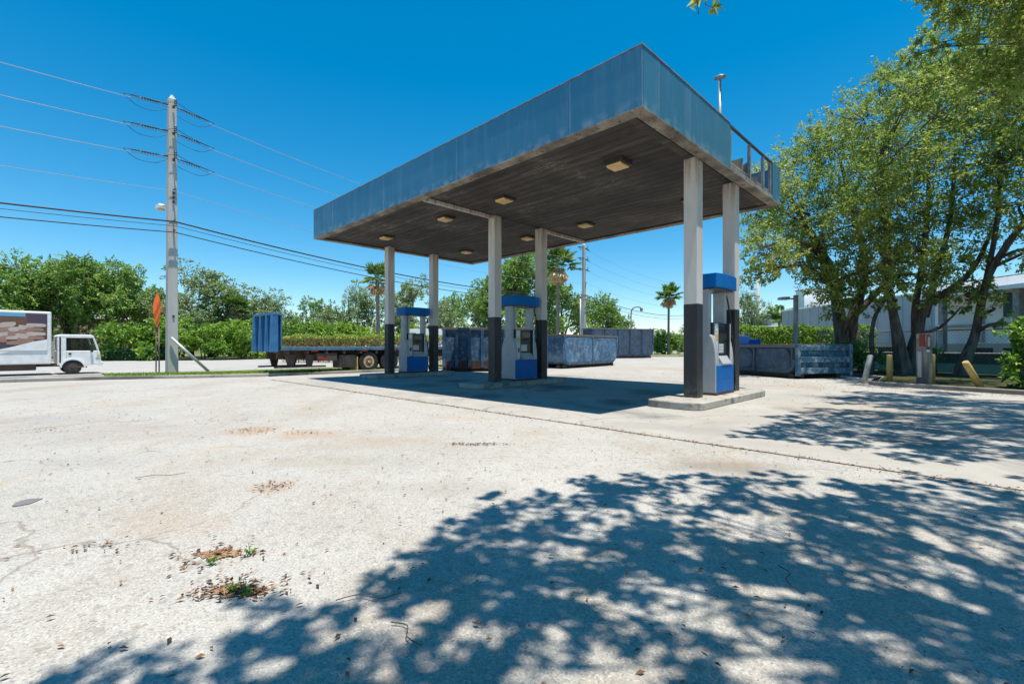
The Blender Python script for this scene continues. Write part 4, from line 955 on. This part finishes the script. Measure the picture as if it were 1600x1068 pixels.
# --- palms
def palm(name,label,base,h,crown,seed,dry=26,green=26,kind='fan',group='palms'):
    r=np.random.default_rng(seed); t=thing(name,label,'palm',base,0,group)
    top=Vector((r.normal()*.15,r.normal()*.15,h-crown*.55))
    MB().tube(bez([(0,0,-.1),(top.x*.3,top.y*.3,h*.4),top],6),[.26]+[.19]*5+[.17]*6+[.15],10).build('trunk',MAT['palmbark'],t)
    def fronds(nm,n,lo,hi,mat,len0,droop,sd):
        Cc=[];Dd=[];Ll=[];Ww=[];Rr=[]
        for i in range(n):
            a=r.uniform(0,2*math.pi); el=r.uniform(lo,hi); d=Vector((math.cos(a)*math.cos(el),math.sin(a)*math.cos(el),math.sin(el)))
            ln=len0*r.uniform(.8,1.1); side=Vector((-math.sin(a),math.cos(a),0)); tc=r.uniform(.1,.9)
            if kind=='fan':
                hub=top+d*ln*.48
                Cc.append(top); Dd.append(d); Ll.append(ln*.5); Ww.append(.06); Rr.append(tc)
                for k in range(15):
                    q=R(-95+190*k/14); dd=d*math.cos(q)+side*math.sin(q); dd.z-=droop*(.5+r.uniform(0,.5))
                    Cc.append(hub); Dd.append(dd); Ll.append(ln*.55*(.75+.25*math.cos(q))); Ww.append(ln*.085); Rr.append(tc+r.normal()*.1)
            else:
                for k in range(16):
                    s=(k+1)/16; p=top+d*ln*s+Vector((0,0,-droop*ln*s*s))
                    for sg in (-1,1):
                        dd=side*sg+d*.7+Vector((0,0,-.5)); Cc.append(p); Dd.append(dd); Ll.append(ln*.35*(1-.55*s)+.1); Ww.append(.15); Rr.append(tc)
        leaf_obj(nm,np.array([tuple(x) for x in Cc]),np.array([tuple(x) for x in Dd]),np.array(Ll),np.array(Ww),np.clip(np.array(Rr),0,1),mat,t,0,sd)
    fronds('fronds',green,R(-10),R(85),MAT['palmgreen'],crown*.75,.25,seed+1)
    if dry: fronds('dead_fronds',dry,R(-85),R(-25),MAT['palmdry'],crown*.62,.9,seed+2)
    return t
palm('fan_palm','tall fan palm with skirt of dry fronds left of the far left column',(-12.9,45,.1),9.0,2.6,401)
palm('fan_palm','fan palm with dry fronds rising behind the middle rear column',(5.1,52,.1),12.0,3.4,402)
palm('fan_palm','small fan palm standing alone left of the nearest column',(23.5,70,.1),10.3,2.9,403,44,40)
palm('feather_palm','small feather palm above the white wall right of the nearest pump',(39.5,69,.1),7.3,3.6,404,0,26,'feather')
palm('fan_palm','low fan palm tucked behind the near utility pole',(-30.9,51,.1),7.0,3.0,405,10,26)

# ------------------------------------------------------------------ street lights
sl_=thing('street_light','tall curved street light above the farthest container','street light',(17.9,70,0),0)
MB().tube(bez([(0,0,0),(0,0,4),(0,0,6.2),(.25,0,7.0),(.9,0,7.25),(1.5,0,7.1)],6),.10,8).build('post',MAT['frame'],sl_)
MB().prism(rrect(1.35,1.75,-.2,.2,.1,4),'z',6.6,7.05).build('lamp_head',MAT['frame'],sl_,.05)
al=thing('area_light','square post lamp with arm standing behind the low blue container','street light',(13.4,22,0),0)
MB().box(-.08,.08,-.08,.08,0,3.72).build('post',MAT['frame'],al,.01)
MB().box(-.36,-.081,-.03,.03,3.52,3.58).build('arm',MAT['frame'],al)
MB().prism([(-.80,3.50),(-.36,3.50),(-.36,3.64),(-.76,3.62)],'y',-.16,.16).build('lamp_head',MAT['frame'],al,.015)
tp_=thing('wooden_pole','thin light utility pole far behind the right hand wall','utility pole',((1184-800)/F*85,85,0),0)
MB().tube([(0,0,0),(0,0,13.8)],[.34,.26],10).build('shaft',MAT['pole'],tp_)
m=MB()
for z in (13.2,11.6,10.4): m.box(-1.3,.1,-.08,.08,z,z+.16)
m.build('crossarm',MAT['wood'],tp_)
ps=thing('steel_post','thin pale steel post left of the far utility pole','post',((907-800)/F*49,49,0),0)
MB().tube([(0,0,0),(0,0,6.5)],[.10,.08],8).build('shaft',MAT['steel'],ps)
MB().tube([(0,0,6.5),(0,0,6.62)],.12,8).build('cap',MAT['steel'],ps)

# ------------------------------------------------------------------ bollards, post, fence
def bollard(label,u,v,lean,h,mat,r=.085,rz=0):
    x,y,_=gr(u,v,.1)
    t=MB().tube([(0,0,-.1),(0,0,h-.05),(0,0,h)],[r,r,r*.82],16).build('bollard',mat)
    t.location=(x,y,.1); t.rotation_euler=(0,lean,rz); tag(t,label,'bollard','bollards along the planting bed')
MAT['whitewash']=weathered('whitewashed_post',(.55,.53,.48),(.34,.32,.28),5,.4,.65,.8)
bollard('whitish bollard tilted slightly right beside the low container',1351,594,R(13),.92,MAT['whitewash'],.085)
bollard('upright yellow bollard in front of the big twin trunk',1390,595,0,.92,MAT['yellow'])
bollard('yellow bollard standing against the concrete post',1456,599,0,.95,MAT['yellow'])
bollard('yellow bollard leaning far to the left at the leaning trunk',1532,605,R(-31),.88,MAT['yellow'],.085)
cp=thing('concrete_post','grey concrete block post with red sign beside the yellow bollard','post',(*gr(1444,599,.1)[:2],.1),R(12))
MB().box(-.13,.13,-.16,.16,-.1,1.62).build('shaft',MAT['kerb'],cp,.03)
MB().box(-.165,-.132,-.12,.03,1.2,1.6).build('notice',MAT['red'],cp,.004)
sgn=MB().box(-.12,-.01,-.185,-.162,1.1,1.6).build('notice',MAT['red'],cp,.004)
MB().box(-.12,-.01,-.182,-.162,1.02,1.096).build('notice_band',MAT['white'],sgn)
MB().box(-.11,-.02,-.1905,-.1855,1.2,1.5).build('notice_band',MAT['pale'],sgn)
MB().box(-.20,-.135,-.06,.06,.2,1.05).build('conduit',MAT['steel'],cp,.01)
# chain-link fence
f0=Vector((17.2,26,.1)); f1=Vector((22.5,14.0,.1)); fd=(f1-f0); fL=fd.length
fe=thing('chain_link_fence','tall chain link fence with angled barbed wire arms behind the trees','fence',f0,math.atan2(fd.y,fd.x))
for k in range(6):
    x=fL*k/5; MB().tube([(x,0,-.1),(x,0,1.95),(x,.22,2.15)],.035,8).build('post',MAT['frame'],fe)
MB().tube([(0,0,1.92),(fL,0,1.92)],.028,8).build('top_rail',MAT['frame'],fe)
for k in range(3): MB().tube([(0,.07+.07*k,1.99+.065*k),(fL,.07+.07*k,1.99+.065*k)],.005,4).build('barbed_wire',MAT['frame'],fe)
lk=MB(); s=.16
for k in range(int((fL+1.9)/s)):
    x=k*s
    a0,a1=max(0,x-1.9),min(fL,x)
    if a1>a0+.01:
        lk.tube([(a0,0,.02+x-a0 if x-a0<1.9 else 1.9),(a1,0,.02+x-a1)],.0035,3,False)
        lk.tube([(fL-a0,.006,.02+x-a0 if x-a0<1.9 else 1.9),(fL-a1,.006,.02+x-a1)],.0035,3,False)
lk.build('mesh',MAT['frame'],fe)
# low coloured wall behind the fence
ww=thing('painted_wall','low teal and dark green wall with cream cap behind the chain link fence','wall',(f0.x+.75,f0.y+.2,.1),math.atan2(fd.y,fd.x))
MB().box(-1,fL+4,0,.14,-.1,.42).build('lower_band',MAT['teal'],ww)
MB().box(-1,fL+4,.005,.135,.42,.86).build('upper_band',MAT['tealdark'],ww)
MB().box(-1,fL+4,-.03,.17,.86,.92).build('cap',MAT['bcream'],ww,.01)

# ------------------------------------------------------------------ buildings
def building(name,label,parts):
    t=thing(name,label,'building',(0,0,0))
    for nm,mt,bx in parts:
        boxes(nm,MAT[mt],t,bx if isinstance(bx,list) else [bx],.02)
    return t
building('warehouse','long grey warehouse with pinkish base behind the fence',[
 ('wall','bgrey',(36.5,58,37.0,63,1.62,6.0)),('base_band','bpink',(36.45,58.05,36.95,63.05,-.1,1.62)),
 ('parapet','bwhite',[(36.4,58.1,36.9,63.1,6.0,6.16)]),('window','glass',[(36.40,36.449,38+i*3.2,40.2+i*3.2,.55,1.25) for i in range(7)]),
 ('seam','bgrey',[(36.46,36.499,37.5+i*1.5,37.56+i*1.5,1.64,5.98) for i in range(17)])])
building('white_depot','white depot building with dark louvre and grey pillars at right edge',[
 ('wall','bwhite',(33.5,60,21,36.9,1.5,6.0)),('base_band','bpink',(33.45,60,20.95,36.95,-.1,1.5)),
 ('canopy_slab','bwhite',(31.6,33.449,22,36.5,4.95,5.25)),('louvre','tealdark',[(33.4,33.499,30.6,31.7,3.3,4.9),(33.4,33.499,25.5,26.8,3.0,4.9)]),
 ('pillar','frame',[(32.0,32.35,29.4,29.8,-.1,4.949),(32.0,32.35,24.0,24.4,-.1,4.949),(32.0,32.35,34.6,35.0,-.1,4.949)]),
 ('downpipe','bgrey',[(33.3,33.42,28.5,28.8,1.6,4.94),(33.3,33.42,33.0,33.3,1.6,4.94)]),
 ('window','glass',[(33.38,33.449,22+i*2.6,23.9+i*2.6,.5,1.2) for i in range(5)]), ('ledge','bgrey',(33.2,33.449,21,36.9,2.75,2.9)), ('parapet','frame',(33.42,33.5,21,36.9,6.001,6.1))])
building('white_block','tall white block rising above the grey warehouse roof',[
 ('wall','bwhite',(41.4,47,66,68,-.1,9.3)),('parapet','bgrey',(41.3,47.1,65.9,68.1,9.3,9.45)),('joint','bgrey',[(41.38,47.02,65.98,65.999,7.0,7.05)])])
building('low_depot','small white building left of the grey warehouse',[
 ('wall','bwhite',(41.2,44.5,74,80,-.1,6.2)),('parapet','bcream',(41.1,44.6,73.9,80.1,6.2,6.32)),('door','bgrey',(42,43,73.95,73.999,0,2.2))])
building('boundary_wall','long pale low wall with coping beyond the bright hedge',[
 ('wall','bcream',(34.5,44.0,72,72.4,-.1,4.3)),('coping','bwhite',(34.4,44.1,71.9,72.5,4.3,4.48))])
building('beige_house','beige pink building half hidden by trees behind the truck',[
 ('wall','bpink',(-60,-47.9,55,63,-.1,4.5)),('band','bcream',(-60.05,-47.85,54.95,63.05,2.5,2.64)),('parapet','bcream',(-60.1,-47.8,54.9,63.1,4.5,4.68)),
 ('window','glass',[(-58.5+i*3,-57.1+i*3,54.9,54.999,3.0,4.0) for i in range(3)])])
wt=thing('white_van_body','white truck body visible between the far left pump and column','truck',(-11.2,47,0),0)
MB().box(0,5.2,0,2.2,.8,3.05).build('cargo_box',MAT['white'],wt,.04)
for x in (.8,4.2): wheel('wheel',wt,x,.1,.4,.42,MAT['chassis'])
MB().box(.2,5.0,.5,1.7,.5,.79).build('chassis',MAT['chassis'],wt)

# ------------------------------------------------------------------ litter, weeds
r=np.random.default_rng(5)
pts=[]
def scat(n,fn): 
    for _ in range(n): pts.append(fn())
def near():
    y=1.5+9*r.uniform()**1.3; return (r.uniform(-1.25,1.25)*y, y)
scat(750,near)
scat(900,lambda:(r.uniform(-12,12),r.uniform(8,20)))
scat(1150,lambda: ab(-9.5+24.8*r.uniform(),-1.1+r.normal()*.06-.03)[:2])
scat(1200,lambda:(lambda s:(12.1+(16.3-12.1)*s-abs(r.normal())*.45, 15.6+(7.3-15.6)*s-abs(r.normal())*.2))(r.uniform()))
scat(900,lambda:(r.uniform(9,13),r.uniform(12,18.5)))
scat(500,lambda:(r.uniform(-9,4),r.uniform(24,50)))
for (u,v,n,sx,sy) in [(345,866,90,.13,.07),(368,922,150,.14,.07),(425,760,60,.10,.10),(400,672,80,.22,.12),(745,694,130,.22,.035),(480,676,50,.3,.08),(155,855,25,.1,.06),(66,672,30,.3,.1),(930,585,60,1.5,.4)]:
    x,y,_=gr(u,v); scat(n,lambda:(x+r.normal()*sx,y+r.normal()*sy))
pts=np.array(pts); n=len(pts)
Pz=np.column_stack([pts,np.full(n,.006)+r.uniform(0,.012,n)]); Dz=np.column_stack([r.normal(size=(n,2)),r.normal(size=n)*.09])
Ln=r.uniform(.018,.048,n)
tag(leaf_obj('leaf_litter',Pz,Dz,Ln,Ln*.42,r.uniform(0,1,n),MAT['litter'],None,2.0,9),'dry brown leaves scattered over the asphalt and joints','leaf litter',None,'stuff')
# bare patches of soil
MAT['soil']=weathered('rusty_soil',(.34,.20,.11),(.22,.13,.08),12,.35,.65,.95,0,.5)
def patch(u,v,rx,ry,seed):
    x,y,_=gr(u,v); q=np.random.default_rng(seed)
    pp=[(x+rx*math.cos(a)*q.uniform(.55,1.15),y+ry*math.sin(a)*q.uniform(.55,1.15)) for a in np.linspace(0,2*math.pi,22,False)]
    return sheet('soil_patch',pp,.002,MAT['soil'])
patch(345,864,.15,.09,1); patch(372,922,.17,.07,2)
for i,(u,v,s,lab) in enumerate([(365,925,.075,'small green weed in the larger soil patch on the asphalt'),(384,930,.07,'weed sprout right of the other weeds in the soil patch'),(392,866,.06,'weed tuft beside the upper soil patch'),(330,882,.06,'thin weed at the left edge of the upper soil patch')]):
    x,y,_=gr(u,v); q=np.random.default_rng(60+i); t=thing('weed',lab,'weed',(x,y,0),0,'weeds in the asphalt')
    m=MB(); Pw=[];Dw=[]
    for k in range(9):
        a=q.uniform(0,6.28); d=np.array([math.cos(a)*.6,math.sin(a)*.6,q.uniform(.3,1.0)])*s*q.uniform(.6,1.1)
        m.tube([(0,0,0),tuple(d*.6),tuple(d)],.0016,4)
        for j_ in range(6): Pw.append(d*q.uniform(.3,1)); Dw.append(q.normal(size=3)+np.array([0,0,.3]))
    m.build('stems',MAT['leafD'],t); leaf_obj('leaves',np.array(Pw),np.array(Dw),.018,.009,q.uniform(.1,.8,len(Pw)),MAT['leafH'],t,.5,61+i)
MAT['patch']=weathered('dark_asphalt_patch',(.13,.128,.125),(.19,.185,.18),14,.35,.65,.9,0,.3)
sheet('asphalt_patch',[gr(u,v)[:2] for u,v in ((18,790),(24,785),(34,781),(46,779),(60,778),(68,778),(58,782),(48,786),(34,789),(22,791))],.002,MAT['patch'])
# fallen twigs
for i,(u,v,a,ln) in enumerate([(575,938,.1,.16),(250,745,.4,.2),(1235,905,1.2,.14),(640,990,2.2,.12)]):
    x,y,_=gr(u,v); tag(MB().tube(bez([(-ln,0,.012),(-.3*ln,.03,.02),(.4*ln,-.01,.014),(ln,.04,.012)],3),.003,5).build('twig',MAT['bark'],None,0,(x,y,0)),
      ['thin twig at the left edge of the foreground shadow','bare twig on the sunlit asphalt at left','curved twig in the dappled shade at right','short twig in the shade at the bottom middle'][i],'twig','fallen twigs').rotation_euler=(0,0,a)
# grass blades on the verge
vp_=[]
for _ in range(9000):
    s=r.uniform(0,1); a=Vector(vf[2]).lerp(Vector(vf[6]),s) if False else None
    k=r.integers(2,6); f=r.uniform(); p=np.array(vf[k])*(1-f)+np.array(vf[k+1])*f; w=r.uniform(.1,1)
    b=p+np.array([-.707,.707])*w*1.9
    vp_.append((b[0],b[1],.11))
Pg=np.array(vp_); Dg=np.column_stack([r.normal(size=(len(Pg),2))*.5,np.ones(len(Pg))])
tag(leaf_obj('grass',Pg,Dg,r.uniform(.05,.13,len(Pg)),.02,r.uniform(.2,1,len(Pg)),MAT['leafH'],None,.1,12),'short grass on the street verge','grass',None,'stuff')
